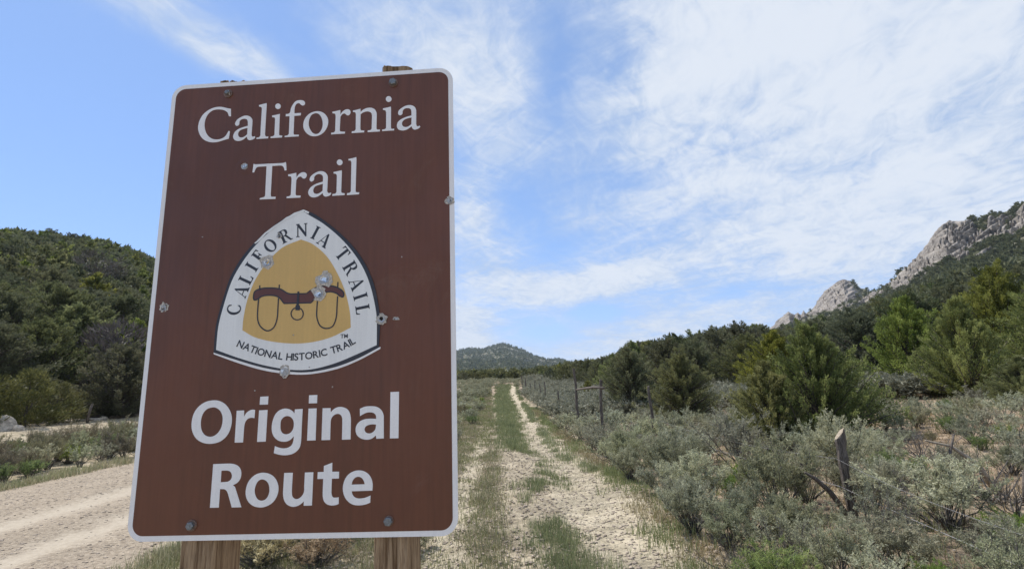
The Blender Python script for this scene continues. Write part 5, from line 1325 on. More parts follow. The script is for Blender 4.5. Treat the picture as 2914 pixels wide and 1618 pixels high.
G_ROUTE=[[[(154,782.8,1),(182.7,782.6,0),(192.9,783.6,0),(201.5,787.1,0),(207,793.4,0),(208.9,801.1,0),(207.7,809.5,0),(202.8,816.3,0),(194.4,820.9,1),(198.3,823.8,0),(200.8,829.2,1),(213.1,859,1),(195.1,859,1),(186.9,837.3,0),(183.9,831.1,0),(179.5,827.6,0),(175.3,827,0),(170.4,826.9,1),(170.7,858.8,1),(153.9,858.7,1)],[(170.7,794.8,1),(182,794.9,0),(188,797.2,0),(191.2,803,0),(190.6,809.1,0),(185.9,813.6,0),(180.1,814.6,0),(170.8,815,1)]],[[(249.1,800.2,0),(259.1,801.6,0),(268.5,806,0),(275.6,813.5,0),(279.8,822.7,0),(280.7,831,0),(278.7,840.8,0),(273.5,849.7,0),(265.7,855.9,0),(256,859.5,0),(247.1,860,0),(237.1,858,0),(228.5,852.9,0),(222.2,844.9,0),(219.4,835,0),(220,825.1,0),(223.5,815.3,0),(230.4,807,0),(239.2,801.9,0)],[(250.2,811.9,0),(256.6,814.5,0),(261.5,820,0),(263.6,827.6,0),(263.6,835.2,0),(260.8,842.7,0),(256.1,847.1,0),(249.6,848.6,0),(242.9,846.1,0),(238.4,839.9,0),(236.2,832.3,0),(236.9,824,0),(240.2,816.4,0),(244.9,812.7,0)]],[[(290,801.6,1),(306.1,801.6,1),(305.8,831.6,0),(306.8,840.7,0),(309.7,845.2,0),(315.1,847.2,0),(320.8,845.5,0),(326.2,840.4,0),(328.8,833.6,0),(328.6,825.3,0),(328.8,801.8,1),(344.6,801.6,1),(344.3,858.7,1),(329.1,858.8,1),(329,851.3,1),(322.9,856.4,0),(314.9,859.7,0),(306.8,859.8,0),(298.4,856.3,0),(292.7,849.4,0),(290,840.3,0),(289.6,829.7,0)]],[[(363.9,791.2,1),(379.3,785.8,1),(379.6,801.6,1),(392.5,801.8,1),(392.5,813.6,1),(379.5,813.6,1),(379.4,836.3,0),(380.5,842.3,0),(383,845.7,0),(387.5,846.2,0),(393.3,845.7,1),(393.5,857.1,1),(387.9,858.9,0),(379.8,859.3,0),(371.7,857,0),(366.2,851.7,0),(363.9,844.2,0),(363.4,835.9,0),(363.4,813.6,1),(352.7,813.6,1),(352.8,801.6,1),(363.9,801.5,1)]],[[(428,800.5,0),(437.4,801.8,0),(446.4,806.9,0),(452.2,814.6,0),(455.1,824.5,0),(454.7,835.7,1),(416.7,836,1),(418.9,842.4,0),(423.9,847,0),(431.2,848.6,0),(440,847.9,0),(445.6,846.3,0),(451.5,843.9,1),(451.3,856.1,1),(441.1,859.3,0),(430.7,860.2,0),(420.2,858.8,0),(411.2,853.8,0),(404.5,845.8,0),(400.9,836,0),(400.6,826.2,0),(403.6,815.7,0),(409.8,807.2,0),(418.6,802.1,0)],[(416.2,824.7,1),(418.3,817.6,0),(423,812.8,0),(429.1,811.4,0),(434.8,813.8,0),(438.6,818.8,0),(440.5,824.5,1)]]]
BADGE={'black':[(301.6,297.6,1),(322.9,306.3,0),(351.5,326.3,0),(385.6,356.2,0),(414.7,388.5,0),(437.5,425.1,0),(451.9,460.8,0),(460.5,498.9,0),(463.9,525.3,0),(463.8,551.3,0),(462.4,580,1),(424.4,598.4,0),(383.1,612.6,0),(333.6,620.9,0),(294.1,619.5,0),(240.6,610,0),(186.2,593.4,0),(138.7,577.4,1),(139,572.3,0),(139.3,527.7,0),(146.9,485.4,0),(160.7,431.7,0),(180.2,394,0),(205.9,361.8,0),(235,335.1,0),(267.3,312.6,0)],'white':[(301.7,299.9,1),(314.7,309.2,0),(346.1,329.7,0),(380.2,359.5,0),(408.5,392,0),(431.1,428.1,0),(445.2,463.8,0),(453.9,498.7,0),(457.8,525.1,0),(458.7,575.2,1),(419,591.8,0),(377.6,606.8,0),(333.4,616.1,0),(293.9,615.5,0),(240.3,605.1,0),(185.8,588.2,0),(143.7,572.4,1),(144.7,527.9,0),(152.4,485.6,0),(165.3,437.4,0),(184.8,399.8,0),(208.3,368.1,0),(236.7,340,0),(270.2,314.8,0)],'edge':[(138.7,577.4,1),(186.2,593.4,0),(240.6,610,0),(294.1,619.5,0),(333.6,620.9,0),(383.1,612.6,0),(424.4,598.4,0),(462.4,580,1),(465.8,579.1,1),(465.3,582.6,1),(424.5,602.5,0),(383.2,617.1,0),(333.8,625,0),(294.3,624.1,0),(240.9,615.1,0),(186.5,598.3,0),(139.4,580.6,1)],'gold':[(301.7,360.2,1),(325.7,370.7,0),(354.1,395.6,0),(377.1,431,0),(394.5,469.5,0),(405,509.7,0),(407.7,539.9,1),(370.6,556.6,0),(333.9,564.7,0),(296.7,566.1,0),(253.7,560.6,0),(218.2,550.6,0),(193.7,536.5,1),(194.1,514.1,0),(199.7,476.9,0),(213.5,436.9,0),(236.2,402.3,0),(265.1,374.6,0)],'yoke':[(211.7,472.6,0),(213,462.7,0),(220.3,457.6,0),(233.9,455.5,0),(253.1,456.4,0),(266.9,459.7,0),(278.2,466.9,0),(286.5,469.5,1),(317.7,470.1,1),(326.9,463.8,0),(340.2,457.6,0),(356.3,455.7,0),(375.3,459.2,0),(387.7,466.5,0),(392.4,473.4,0),(390.8,480,0),(384,477.6,0),(378.5,472.8,0),(367.6,468.8,0),(354.1,469.8,0),(340.9,475.1,0),(335.7,480.2,0),(327.9,488.7,1),(273.9,487.7,1),(265.2,477.1,0),(256.7,472.2,0),(243,470.2,0),(229.4,471.5,0),(218.9,477.8,0),(213.4,478,0)]}
BLINES={'l1':[(223.1,449.6,1),(223.7,459.1,1)],'l2':[(222.6,475.2,0),(222.1,494,0),(222.9,515.3,0),(229,530,0),(243.1,539.8,0),(256.2,533.8,0),(261.9,516.9,0),(262.4,495.7,0),(262.4,477,1)],'l3':[(262.6,450,1),(262.8,459.8,1)],'l4':[(339.9,450.9,1),(340,461.7,1)],'l5':[(340.5,485.8,0),(340,501.7,0),(340.7,517.5,0),(347.2,533.5,0),(359.4,539.8,0),(372.6,535.9,0),(378.9,519.1,0),(379.7,495.4,0),(380.2,478.2,1)],'l6':[(379.9,450,1),(379.9,460.2,1)],'ring':[(313.5,509.5,0),(312.2,515.4,0),(308,519.6,0),(302,520.9,0),(295.9,519.1,0),(291.2,514.5,0),(289.3,508.5,0),(290.6,502.6,0),(294.8,498.4,0),(300.8,497.1,0),(307,498.9,0),(311.6,503.5,0),(313.5,509.5,0)]}
BPIN=[[(299.8,465.2,1),(303.7,465.4,1),(303.8,492.2,1),(306.1,493.6,1),(306.2,502.4,1),(297.6,502,1),(297.4,492.7,1),(299.2,491.4,1)]]
BARC=[('C',173.6,495.4,83.8),('A',185.7,460.1,70.9),('L',193.6,435.4,64.3),('I',203.6,411.7,58.8),('F',216.6,390.2,54.4),('O',239.3,369.6,44.3),('R',268,350.9,26.6),('N',302.2,340.9,3.1),('I',330.2,347.4,-26.3),('A',349.6,363.5,-34.7),('T',387.3,393.2,-52.3),('R',403.9,422.7,-59.6),('A',416.9,454.4,-67.2),('I',425,480.2,-73.9),('L',430.1,505.5,-80.7)]
BBASE=[(183.5,567.5,0),(203.7,576,0),(225.7,584.6,0),(255.5,592.6,0),(287.7,597.9,0),(319.4,597.8,0),(350.9,593.6,0),(382.2,586.1,0),(403,578.5,0),(419,569.6,0)]
SPOTS={'h_silver1':(351.8,442.8),'h_silver2':(342.9,471.2),'h_left':(234.9,403.6),'h_dent':(256.8,350.3),'h_bottom':(282.2,618.6),'h_right':(467,525.4),'tm':(396.2,555.5),'h_sign':(173.1,195.9),'h_lb':(28.9,485.4),'h_re':(599.1,294.3),'b1':(125.8,27.6),'b2':(483.9,27.9),'b3':(122.1,888.1),'b4':(485.4,887.4),'smudge':(299.9,789.1)}

# ------------------------------------------------------------------ the road sign
UX = Vector((.99854, -.05400, 0)); TLC = Vector((-.718, 1.003, 2.259))
ctr = TLC + UX * .3048
gz = fz(ctr.x, ctr.y)
sign = empty('trail_sign', (ctr.x, ctr.y, gz), math.atan2(UX.y, UX.x))
tag(sign, 'big brown trail sign with white border and pointed logo plaque on two wooden posts', 'sign')
ZT = 2.259 - gz
def L2(p): return (p[0] / 1000 - .3048, ZT - p[1] / 1000)

def smooth_loop(pts, seg=4, closed=True):
    """Catmull-Rom through the points, corners kept sharp"""
    n = len(pts); out = []
    for i in range(n if closed else n - 1):
        p1, p2 = pts[i], pts[(i + 1) % n]
        p0 = pts[(i - 1) % n] if (closed or i > 0) else p1
        p3 = pts[(i + 2) % n] if (closed or i + 2 < n) else p2
        a, b_, c, d = (np.array(q[:2], float) for q in (p0, p1, p2, p3))
        ln = np.linalg.norm(c - b_)
        m1 = (c - a) / 2 if not p1[2] else (c - b_)
        m2 = (d - b_) / 2 if not p2[2] else (c - b_)
        if p1[2] and p2[2]:
            out.append(tuple(b_)); continue
        for m_ in (m1, m2):
            l_ = np.linalg.norm(m_)
            if l_ > ln: m_ *= ln / l_
        for k in range(seg):
            t = k / seg; h = (2 * t**3 - 3 * t**2 + 1, t**3 - 2 * t**2 + t, -2 * t**3 + 3 * t**2, t**3 - t**2)
            out.append(tuple(b_ * h[0] + m1 * h[1] + c * h[2] + m2 * h[3]))
    if not closed: out.append(tuple(pts[-1][:2]))
    return out

def plate(shapes, y0, th, side=True):
    """shapes: list of [outer, hole...] loops in sign mm; returns V,F lists: front face at y0 facing -y, rim going back by th"""
    V, F = [], []
    for loops in shapes:
        L3 = [[Vector((L2(p)[0], L2(p)[1], 0)) for p in lp] for lp in loops]
        tris = tessellate_polygon(L3); flat = [q for lp in L3 for q in lp]; b0 = len(V)
        V += [(q.x, y0, q.y) for q in flat]
        for t in tris:
            a, b_, c = (flat[i] for i in t)
            cr = (b_.x - a.x) * (c.y - a.y) - (b_.y - a.y) * (c.x - a.x)
            F.append([b0 + i for i in (t if cr > 0 else t[::-1])])
        if side:
            o = 0
            for lp in L3:
                n_ = len(lp); b1 = len(V)
                V += [(q.x, y0 + th, q.y) for q in lp]
                for i in range(n_): F.append([b0 + o + i, b0 + o + (i + 1) % n_, b1 + (i + 1) % n_, b1 + i])
                o += n_
    return V, F
def put_plate(name, shapes, y0, th, m, parent=None, side=True):
    V, F = plate(shapes, y0, th, side)
    return link(name, mesh(name, V, F, m), parent if parent is not None else sign)

def rrect(x0, y0, x1, y1, r, n=9):
    o = []
    for cx, cy, a0 in ((x1 - r, y0 + r, -90), (x1 - r, y1 - r, 0), (x0 + r, y1 - r, 90), (x0 + r, y0 + r, 180)):
        for k in range(n + 1):
            a = rad(a0 + 90 * k / n); o.append((cx + r * math.cos(a), cy + r * math.sin(a)))
    return o
# aluminium blank, white sheeting on its face
V, F = plate([[rrect(0, 0, 609.6, 914.4, 30)]], 0.0, .0025)
nb = len(V); V2, F2 = plate([[rrect(0, 0, 609.6, 914.4, 30)]], .0025, 0, False)
V += V2; F += [[i + nb for i in f[::-1]] for f in F2]
panel = link('panel', mesh('panel', V, F, [M['white'], M['alu_dull']], fmat=[0 if i < len(F) - len(F2) else 1 for i in range(len(F))]), sign)
put_plate('brown_face', [[rrect(9.5, 9.5, 600.1, 904.9, 21)]], -.0005, .0005, M['brown'])

def glyphs(gl, seg=4): return [[smooth_loop(lp, seg) for lp in g_] for g_ in gl]
for word, data in (('California', G_CALIFORNIA), ('Trail', G_TRAIL), ('Original', G_ORIGINAL), ('Route', G_ROUTE)):
    for g_ in glyphs(data):
        put_plate('letter', [g_], -.0010, .0005, M['white'])

# logo plaque
bd = link('logo_plaque', None, sign)
V, F = plate([[smooth_loop(BADGE['black'])]], -.0024, .0019)
bd.data = None
bpy.data.objects.remove(bd)
bd = link('logo_plaque', mesh('logo_plaque', V, F, M['badgeblack']), sign)
put_plate('plaque_edge', [[smooth_loop(BADGE['edge'])]], -.0021, .0016, M['white'], bd)
put_plate('white_field', [[smooth_loop(BADGE['white'])]], -.0027, .0003, M['badgewhite'], bd)
put_plate('gold_field', [[smooth_loop(BADGE['gold'])]], -.0030, .0003, M['badgegold'], bd)
def stroke(pts, wd, closed=False, seg=4):
    c = np.array(smooth_loop(pts, seg, closed)); t = norm(np.gradient(c, axis=0)); nrm = np.stack([-t[:, 1], t[:, 0]], -1) * wd / 2
    return [tuple(q) for q in c + nrm] + [tuple(q) for q in (c - nrm)[::-1]]
def ribbon(pts, wd, y0):
    c = np.array(smooth_loop(pts, 4, False)); t = norm(np.gradient(c, axis=0)); nrm = np.stack([-t[:, 1], t[:, 0]], -1) * wd / 2
    A = [L2(q) for q in c + nrm]; B = [L2(q) for q in c - nrm]; n_ = len(A)
    V = [(a[0], y0, a[1]) for a in A] + [(b_[0], y0, b_[1]) for b_ in B]
    F = [[i, i + 1, n_ + i + 1, n_ + i] for i in range(n_ - 1)]
    return V, F
yk = BADGE['yoke']
outl = ribbon(yk + [yk[0]], 2.6, -.0034)
V, F = list(outl[0]), list(outl[1])
for nm in ('l1', 'l2', 'l3', 'l4', 'l5', 'l6', 'ring'):
    v, f = ribbon(BLINES[nm], 2.5 if nm != 'ring' else 2.2, -.0036); n_ = len(V); V += v; F += [[i + n_ for i in q] for q in f]
v, f = plate([[ [q[:2] for q in BPIN[0]] ]], -.0037, .0004); n_ = len(V); V += v; F += [[i + n_ for i in q] for q in f]
put_plate('ox_yoke', [[smooth_loop(yk)]], -.0032, .0002, M['maroon'], bd)
link('oxbow_lines', mesh('oxbow_lines', V, F, M['badgeblack']), bd)

# serif capitals, unit height
ST_ = .195; TH = .085; SF = .055
def _serif_stem(x, w_, h0=0.0, h1=1.0, ex=.085, top=True, bot=True):
    o = []
    o += [(x - ex, h0), (x + w_ + ex, h0), (x + w_ + ex, h0 + SF * .7), (x + w_, h0 + SF * 1.5)] if bot else [(x, h0), (x + w_, h0)]
    o += [(x + w_, h1 - SF * 1.5), (x + w_ + ex, h1 - SF * .7), (x + w_ + ex, h1), (x - ex, h1), (x - ex, h1 - SF * .7), (x, h1 - SF * 1.5)] if top else [(x + w_, h1), (x, h1)]
    if bot: o += [(x, h0 + SF * 1.5), (x - ex, h0 + SF * .7)]
    return o
def _ell(cx, cy, rx, ry, a0=0, a1=360, n=22):
    return [(cx + rx * math.cos(rad(a0 + (a1 - a0) * k / n)), cy + ry * math.sin(rad(a0 + (a1 - a0) * k / n))) for k in range(n + (0 if a1 - a0 == 360 else 1))]
SERIF = {
 'I': (.36, [[_serif_stem(.095, ST_)]]),
 'L': (.62, [[_serif_stem(.095, ST_)], [[(.26, 0), (.60, 0), (.64, .27), (.59, .27), (.52, .09), (.42, .06), (.26, .06)]]]),
 'F': (.60, [[_serif_stem(.095, ST_)], [[(.26, 1), (.58, 1), (.60, .76), (.55, .76), (.49, .92), (.40, .94), (.26, .94)]], [[(.26, .54), (.40, .54), (.45, .66), (.49, .66), (.49, .34), (.45, .34), (.40, .47), (.26, .47)]]]),
 'T': (.70, [[_serif_stem(.27, ST_, top=False)], [[(.02, 1), (.69, 1), (.71, .74), (.66, .74), (.60, .91), (.52, .94), (.19, .94), (.11, .91), (.05, .74), (0, .74)]]]),
 'N': (.86, [[_serif_stem(.10, TH)], [[(.0, 1), (.22, 1), (.76, .22), (.76, 0), (.70, 0), (.10, .86)]], [_serif_stem(.69, TH, 0.05, 1.0, bot=False)]]),
 'A': (.78, [[[(-.02, 0), (.22, 0), (.22, .045), (.12, .07), (.36, .86), (.56, .10), (.50, .05), (.50, 0), (.84, 0), (.84, .05), (.76, .09), (.46, 1.02), (.38, 1.02), (.07, .08), (-.02, .045)]], [[(.17, .30), (.58, .30), (.57, .36), (.18, .36)]]]),
 'O': (.86, [[_ell(.43, .5, .42, .52), _ell(.43, .5, .235, .45)]]),
 'C': (.78, [[_ell(.44, .5, .43, .52, 52, 312, 22) + [(.72, .30)] + _ell(.46, .5, .27, .44, 305, 58, 18) + [(.66, .72), (.72, .72)]]]),
 'R': (.78, [[_serif_stem(.095, ST_)], [[(.26, 1), (.42, 1), (.56, .97), (.66, .88), (.68, .74), (.64, .60), (.52, .52), (.40, .48), (.26, .48)], [(.27, .94), (.38, .94), (.46, .90), (.50, .82), (.50, .68), (.46, .58), (.38, .54), (.27, .54)]], [[(.36, .50), (.52, .52), (.74, .08), (.84, .04), (.84, 0), (.64, 0), (.38, .48)]]]),
}
def place_glyph(shapes, w_, cx, cy, ang, h):
    out = []; ca, sa = math.cos(rad(ang)), math.sin(rad(ang))
    for loops in shapes:
        lo = []
        for lp in loops:
            q = []
            for (x, y) in lp:
                u = (x - w_ / 2) * h; v = (y - .5) * h
                X_ = u * ca - v * sa; Y_ = u * sa + v * ca
                q.append((cx + X_, cy - Y_))
            lo.append(q)
        out.append(lo)
    return out
for ch, cx, cy, an in BARC:
    w_, sh = SERIF[ch]
    V, F = [], []
    for k, s_ in enumerate(place_glyph(sh, w_, cx, cy, an, 27.5)):
        v, f = plate([s_], -.0030 - .00004 * k, .0003); n_ = len(V); V += v; F += [[i + n_ for i in q] for q in f]
    link('letter', mesh('letter', V, F, M['badgeblack']), bd)

# sans capitals of the lower line, set along its curve
def text_mesh(ch, size):
    c = bpy.data.curves.new('t', 'FONT'); c.body = ch; c.size = size; c.resolution_u = 3; c.align_x = 'LEFT'
    c.offset = .018 * size
    o = bpy.data.objects.new('t', c); COL.objects.link(o); bpy.context.view_layer.update()
    me = bpy.data.meshes.new_from_object(o.evaluated_get(bpy.context.evaluated_depsgraph_get()))
    bpy.data.objects.remove(o); bpy.data.curves.remove(c)
    V = np.array([v.co[:] for v in me.vertices]); F = [list(p.vertices) for p in me.polygons]; bpy.data.meshes.remove(me)
    return V, F
base_c = np.array(smooth_loop(BBASE, 8, False)); seg_ = np.linalg.norm(np.diff(base_c, axis=0), axis=1); cum = np.concatenate([[0], seg_.cumsum()])
caps = {}
txt = 'NATIONAL HISTORIC TRAIL'
capH = 13.6
for ch in set(txt) - {' '}:
    V, F = text_mesh(ch, 1.0); caps[ch] = (V, F)
hN = caps['N'][0][:, 1].max() - caps['N'][0][:, 1].min(); sc_ = capH / hN
wds = [(caps[ch][0][:, 0].max() - caps[ch][0][:, 0].min()) * sc_ if ch != ' ' else 5.5 for ch in txt]
gap = (cum[-1] - sum(wds)) / (len(txt) - 1)
s0 = 0
for ch, wd in zip(txt, wds):
    sm_ = s0 + wd / 2; s0 += wd + gap
    if ch == ' ': continue
    i = min(int(np.searchsorted(cum, sm_)), len(cum) - 1); t = (sm_ - cum[i - 1]) / seg_[i - 1]; pc = base_c[i - 1] * (1 - t) + base_c[i] * t; d_ = norm(base_c[i] - base_c[i - 1])
    V, F = caps[ch]; V = V.copy(); u = (V[:, 0] - (V[:, 0].max() + V[:, 0].min()) / 2) * sc_; v = (V[:, 1] - caps['N'][0][:, 1].min()) * sc_
    px = pc[0] + u * d_[0] + v * d_[1]; py = pc[1] + u * d_[1] - v * d_[0]
    VV = [(L2((a, b_))[0], -.0031, L2((a, b_))[1]) for a, b_ in zip(px, py)]
    link('letter', mesh('letter', VV, F, M['badgeblack']), bd)
V, F = text_mesh('TM', 1.0); hh = V[:, 1].max(); sc_ = 7.5 / hh; tm = SPOTS['tm']
VV = [(L2((tm[0] - 8 + a * sc_, 0))[0], -.0031, L2((0, tm[1] + 4 - b_ * sc_))[1]) for a, b_ in V[:, :2]]
link('letter', mesh('letter', VV, F, M['badgeblack']), bd)

# bullet holes, dents, chips
def hole(spot, r, seed, kind, y0, parent, label, chip=1.7, sx=1.0, sy=1.0, dish=None):
    rng_ = np.random.default_rng(seed); cx, cz = L2(spot); V, F, MI = [], [], []
    n = 18
    # chipped sheeting around the hole: ragged thin patch
    def ring(r_in, r_out, ya, yb, mi, jag):
        b0 = len(V)
        ri = r_in * (1 + .12 * rng_.normal(size=n)); ro = r_out * (1 + jag * rng_.normal(size=n)); ro = np.maximum(ro, ri * 1.05)
        for i in range(n):
            a = i / n * 6.283
            V.append((cx + math.cos(a) * ri[i] * sx, ya, cz + math.sin(a) * ri[i] * sy)); 
        for i in range(n):
            a = (i + .3 * rng_.normal()) / n * 6.283
            V.append((cx + math.cos(a) * ro[i] * sx, yb, cz + math.sin(a) * ro[i] * sy))
        for i in range(n):
            F.append([b0 + i, b0 + (i + 1) % n, b0 + n + (i + 1) % n, b0 + n + i]); MI.append(mi)
    R0 = r
    ring(R0 * .8, R0 * chip, y0 - .0002, y0 - .0001, 0, .15)
    if kind == 'open':
        ring(R0 * .42, R0 * .95, y0 + .0002, y0 - .0007, 2, .10)
        ring(R0 * .40, R0 * .62, y0 - .0001, y0 - .0013, 1, .2)
        b0 = len(V)
        for i in range(n): V.append((cx + math.cos(i / n * 6.283) * R0 * .46 * sx, y0 + .0004, cz + math.sin(i / n * 6.283) * R0 * .46 * sy))
        F.append(list(range(b0, b0 + n))); MI.append(1)
    elif kind == 'dark':
        ring(R0 * .5, R0 * 1.0, y0 - .0004, y0 - .0014, 2, .12)
        b0 = len(V)
        for i in range(n): V.append((cx + math.cos(i / n * 6.283) * R0 * .55 * sx, y0 - .0003, cz + math.sin(i / n * 6.283) * R0 * .55 * sy))
        F.append(list(range(b0, b0 + n))); MI.append(3)
    else:                                   # dent: crumpled bare spot
        ring(0.01 * R0, R0 * .8, y0 - .0003, y0 - .0008, 2, .14)
        for _ in range(4):
            a = rng_.random() * 6.28; q = R0 * rng_.uniform(.1, .7); s_ = R0 * rng_.uniform(.2, .45); b0 = len(V)
            for k in range(3):
                t = a + k * 2.1 + rng_.normal() * .4
                V.append((cx + math.cos(a) * q + math.cos(t) * s_, y0 - .0018 - .0008 * rng_.random(), cz + math.sin(a) * q + math.sin(t) * s_))
            F.append([b0, b0 + 1, b0 + 2]); MI.append(int(rng_.integers(0, 4)))
    # the metal around the strike is dished
    if dish:
        b0 = len(V); m_ = 28; prof_ = [(R0 * 3.2, 0.0), (R0 * 2.3, -.0005), (R0 * 1.7, -.0013), (R0 * 1.25, -.0012), (R0 * .8, -.0002)]
        for rr, dy in prof_:
            for i in range(m_): V.append((cx + math.cos(i / m_ * 6.283) * rr, y0 + .00045 + dy, cz + math.sin(i / m_ * 6.283) * rr))
        for k in range(len(prof_) - 1):
            for i in range(m_): F.append([b0 + k * m_ + i, b0 + k * m_ + (i + 1) % m_, b0 + (k + 1) * m_ + (i + 1) % m_, b0 + (k + 1) * m_ + i]); MI.append(4)
    o = link('bullet_hole', mesh('bullet_hole', V, F, [M['chip'], M['alu'], M['alu_dull'], M['hole'], dish or M['hole']], fmat=MI), parent)
    for p_ in o.data.polygons: p_.use_smooth = p_.material_index == 4
    o['label'] = label
    return o
hole(SPOTS['h_silver1'], .0098, 1, 'open', -.0038, bd, 'bright torn hole in the gold field above the right end of the yoke', 1.5, 1.25, 1.0)
hole(SPOTS['h_silver2'], .0098, 2, 'open', -.0038, bd, 'bright torn hole over the yoke, just below the other one', 1.45)
hole(SPOTS['h_left'], .0092, 3, 'open', -.0031, bd, 'bright torn hole at the F of the arched lettering', 1.5)
hole(SPOTS['h_dent'], .0050, 4, 'dent', -.0031, bd, 'small tan pock over the R of the arched lettering', 1.1)
hole(SPOTS['h_bottom'], .0098, 5, 'dent', -.0026, bd, 'crumpled chip at the bottom point of the plaque', 1.15, 1.0, 1.15)
hole(SPOTS['h_right'], .0078, 6, 'dark', -.0026, bd, 'dark hole in the right rim of the plaque', 1.4)
hole((495, 526), .0042, 7, 'dent', -.0006, sign, 'small white chip right of the hole in the plaque rim', 1.2, 1.5, .7)
hole(SPOTS['h_sign'], .0075, 8, 'dent', -.0006, sign, 'dull grey pock left of the second line of lettering', 1.0, dish=M['brown'])
hole(SPOTS['h_lb'], .0092, 9, 'dent', -.0006, sign, 'white chipped hole beside the left border', 1.25, .8, .9)
hole((600.5, 294.3), .0072, 10, 'dent', -.0008, sign, 'chipped nick in the right border', 1.3)
for i, (x, y) in enumerate([(96, 344), (225, 652), (375, 650), (330, 612), (296, 550), (505, 405)]):
    hole((x, y), .0013, 30 + i, 'dent', -.0006 if y > 640 or x < 100 or x > 500 else -.0031, sign, 'tiny paint chip', 1.1)
# scraped, peeled film along the upper left edge of the plaque
pk = BADGE['black'][-4:] + [BADGE['black'][0], BADGE['black'][1]]
pk = [(x + 1.6, y + 2.2, 0) for x, y, c in pk[:-1]] + [(pk[-1][0] - 8, pk[-1][1] - 1, 0)]
V, F = ribbon(pk[1:], 4.2, -.0031)
rng_ = np.random.default_rng(4)
V = [(x + .0007 * rng_.normal(), y - .0004 * rng_.random(), z + .0007 * rng_.normal()) for x, y, z in V]
link('peeled_film', mesh('peeled_film', V, F, M['badgewhite']), bd)

# bolts with washers
def bolt(spot, seed, label, wr=.0098, hex_r=.0075, bent=False):
    cx, cz = L2(spot); rng_ = np.random.default_rng(seed)
    b = link('bolt', None, sign)
    bpy.data.objects.remove(b)
    n = 20; V, F, MI = [], [], []
    for yy, rr in ((-.0006, wr), (-.0024, wr), (-.0026, wr * .93)):
        for i in range(n): a = i / n * 6.283; V.append((cx + math.cos(a) * rr, yy, cz + math.sin(a) * rr))
    for k in (0, 1):
        for i in range(n): F.append([k * n + i, k * n + (i + 1) % n, (k + 1) * n + (i + 1) % n, (k + 1) * n + i]); MI.append(0)
    F.append([2 * n + i for i in range(n)]); MI.append(0)
    a0 = rng_.random(); b0 = len(V)
    for yy, rr in ((-.0026, hex_r), (-.0078, hex_r), (-.0086, hex_r * .82)):
        for i in range(6): a = a0 + i / 6 * 6.283; V.append((cx + math.cos(a) * rr, yy, cz + math.sin(a) * rr))
    for k in (0, 1):
        for i in range(6): F.append([b0 + k * 6 + i, b0 + k * 6 + (i + 1) % 6, b0 + (k + 1) * 6 + (i + 1) % 6, b0 + (k + 1) * 6 + i]); MI.append(1)
    F.append([b0 + 12 + i for i in range(6)]); MI.append(1)
    o = link('bolt', mesh('bolt', V, F, [M['washer'], M['bolt']], fmat=MI), sign)
    o['label'] = label
    return o
bolt(SPOTS['b2'], 2, 'hex bolt with washer at the top right of the sign')
bolt(SPOTS['b3'], 3, 'hex bolt with dark washer at the bottom left of the sign', .0100, .0072)
bolt(SPOTS['b4'], 4, 'hex bolt at the bottom right of the sign', .0090, .0078)
o = bolt(SPOTS['b1'], 5, 'sunken bolt with a torn bright edge at the top left of the sign', .0095, .0045)
cx, cz = L2(SPOTS['b1'])
link('torn_edge', mesh('torn_edge', [(cx - .006, -.0030, cz + .007), (cx + .002, -.0045, cz + .006), (cx + .0065, -.0075, cz + .001), (cx + .006, -.0032, cz - .006), (cx + .001, -.0050, cz - .001)], [[0, 1, 4], [1, 2, 4], [2, 3, 4]], M['alu_dull']), sign)

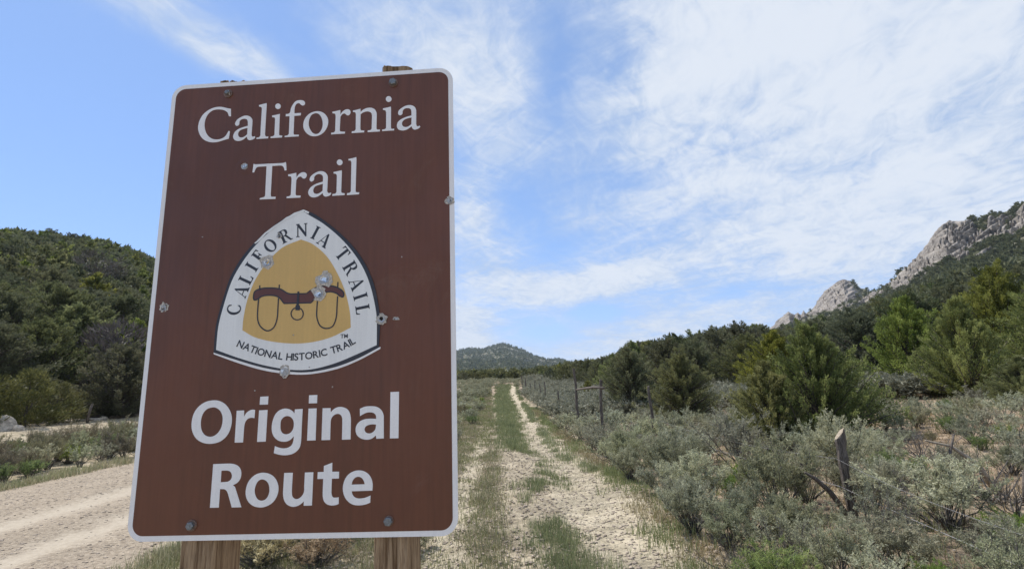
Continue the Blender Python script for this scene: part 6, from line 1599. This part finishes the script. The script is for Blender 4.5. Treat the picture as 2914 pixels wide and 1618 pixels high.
# posts: weathered 4x4 timber with checks, ragged tops
def sign_post(x0, x1, seed, top_l, top_r):
    rng_ = np.random.default_rng(seed); d0, d1 = .0032, .092
    bev = .004; nseg = 13
    xs = np.linspace(x0 + bev, x1 - bev, nseg)
    prof = [(x0, d0 + bev)] + [(x, d0 + (abs(rng_.normal()) * .0009 if 0 < i < nseg - 1 else 0)) for i, x in enumerate(xs)] + [(x1, d0 + bev)] + \
           [(x1 + abs(rng_.normal()) * 0, y) for y in np.linspace(d0 + bev, d1 - bev, 7)[1:]] + [(x1 - bev, d1), (x0 + bev, d1), (x0, d1 - bev)]
    # checks: narrow grooves on the front
    prof = np.array(prof); n = len(prof)
    zs = [-.35, 0, .4, .8, 1.1, 1.25, 1.35, 1.6, 2.0, 2.2]
    V = []
    for z in zs:
        for (x, y) in prof: V.append((x + .0006 * rng_.normal(), y, z))
    tops = []
    for (x, y) in prof:
        t = (x - x0) / (x1 - x0); base = ZT + (top_l * (1 - t) + top_r * t)
        tops.append((x, y, base + rng_.uniform(-.0035, .0022)))
    V += tops; F = []
    nz = len(zs) + 1
    for k in range(nz - 1):
        for i in range(n): F.append([k * n + i, k * n + (i + 1) % n, (k + 1) * n + (i + 1) % n, (k + 1) * n + i])
    F.append([(nz - 1) * n + i for i in range(n)])
    return V, F
for (a, b_, sd_, tl_, tr_, lab) in ((.1005, .1650, 1, .0085, .0015, 'left sign post, pale front and browner side'), (.4575, .5215, 2, .0175, .0100, 'right sign post standing taller above the sign')):
    V, F = sign_post(a - .3048, b_ - .3048, sd_, tl_, tr_)
    o = link('post', mesh('sign_post', V, F, M['post']), sign); o['label'] = lab
    for c_ in range(0): pass
    # splinters of the ragged end grain
    rng_ = np.random.default_rng(sd_ + 50); parts = []
    for _ in range(26):
        x = rng_.uniform(a - .3048 + .002, b_ - .3048 - .002); t = (x - a + .3048) / (b_ - a); z = ZT + tl_ * (1 - t) + tr_ * t
        y = rng_.uniform(.004, .03); hgt = rng_.uniform(.001, .0045); wv = rng_.uniform(.0010, .0028)
        parts.append((np.array([(x - wv, y, z - .01), (x + wv, y, z - .01), (x + wv * .8, y, z + hgt), (x - wv * .8, y, z + hgt * rng_.uniform(.3, 1)), (x - wv, y + .004, z - .01), (x + wv, y + .004, z - .01), (x + wv * .8, y + .004, z + hgt), (x - wv * .8, y + .004, z + hgt * .6)]),
                      np.array([(0, 1, 2), (0, 2, 3), (4, 6, 5), (4, 7, 6), (3, 2, 6), (3, 6, 7), (0, 3, 7), (0, 7, 4), (1, 5, 6), (1, 6, 2)])))
    V, F, T, MI = cat(parts)
    link('splinter', mesh('splinter', V, F, M['post']), o)['kind'] = 'stuff'
settle_labels()
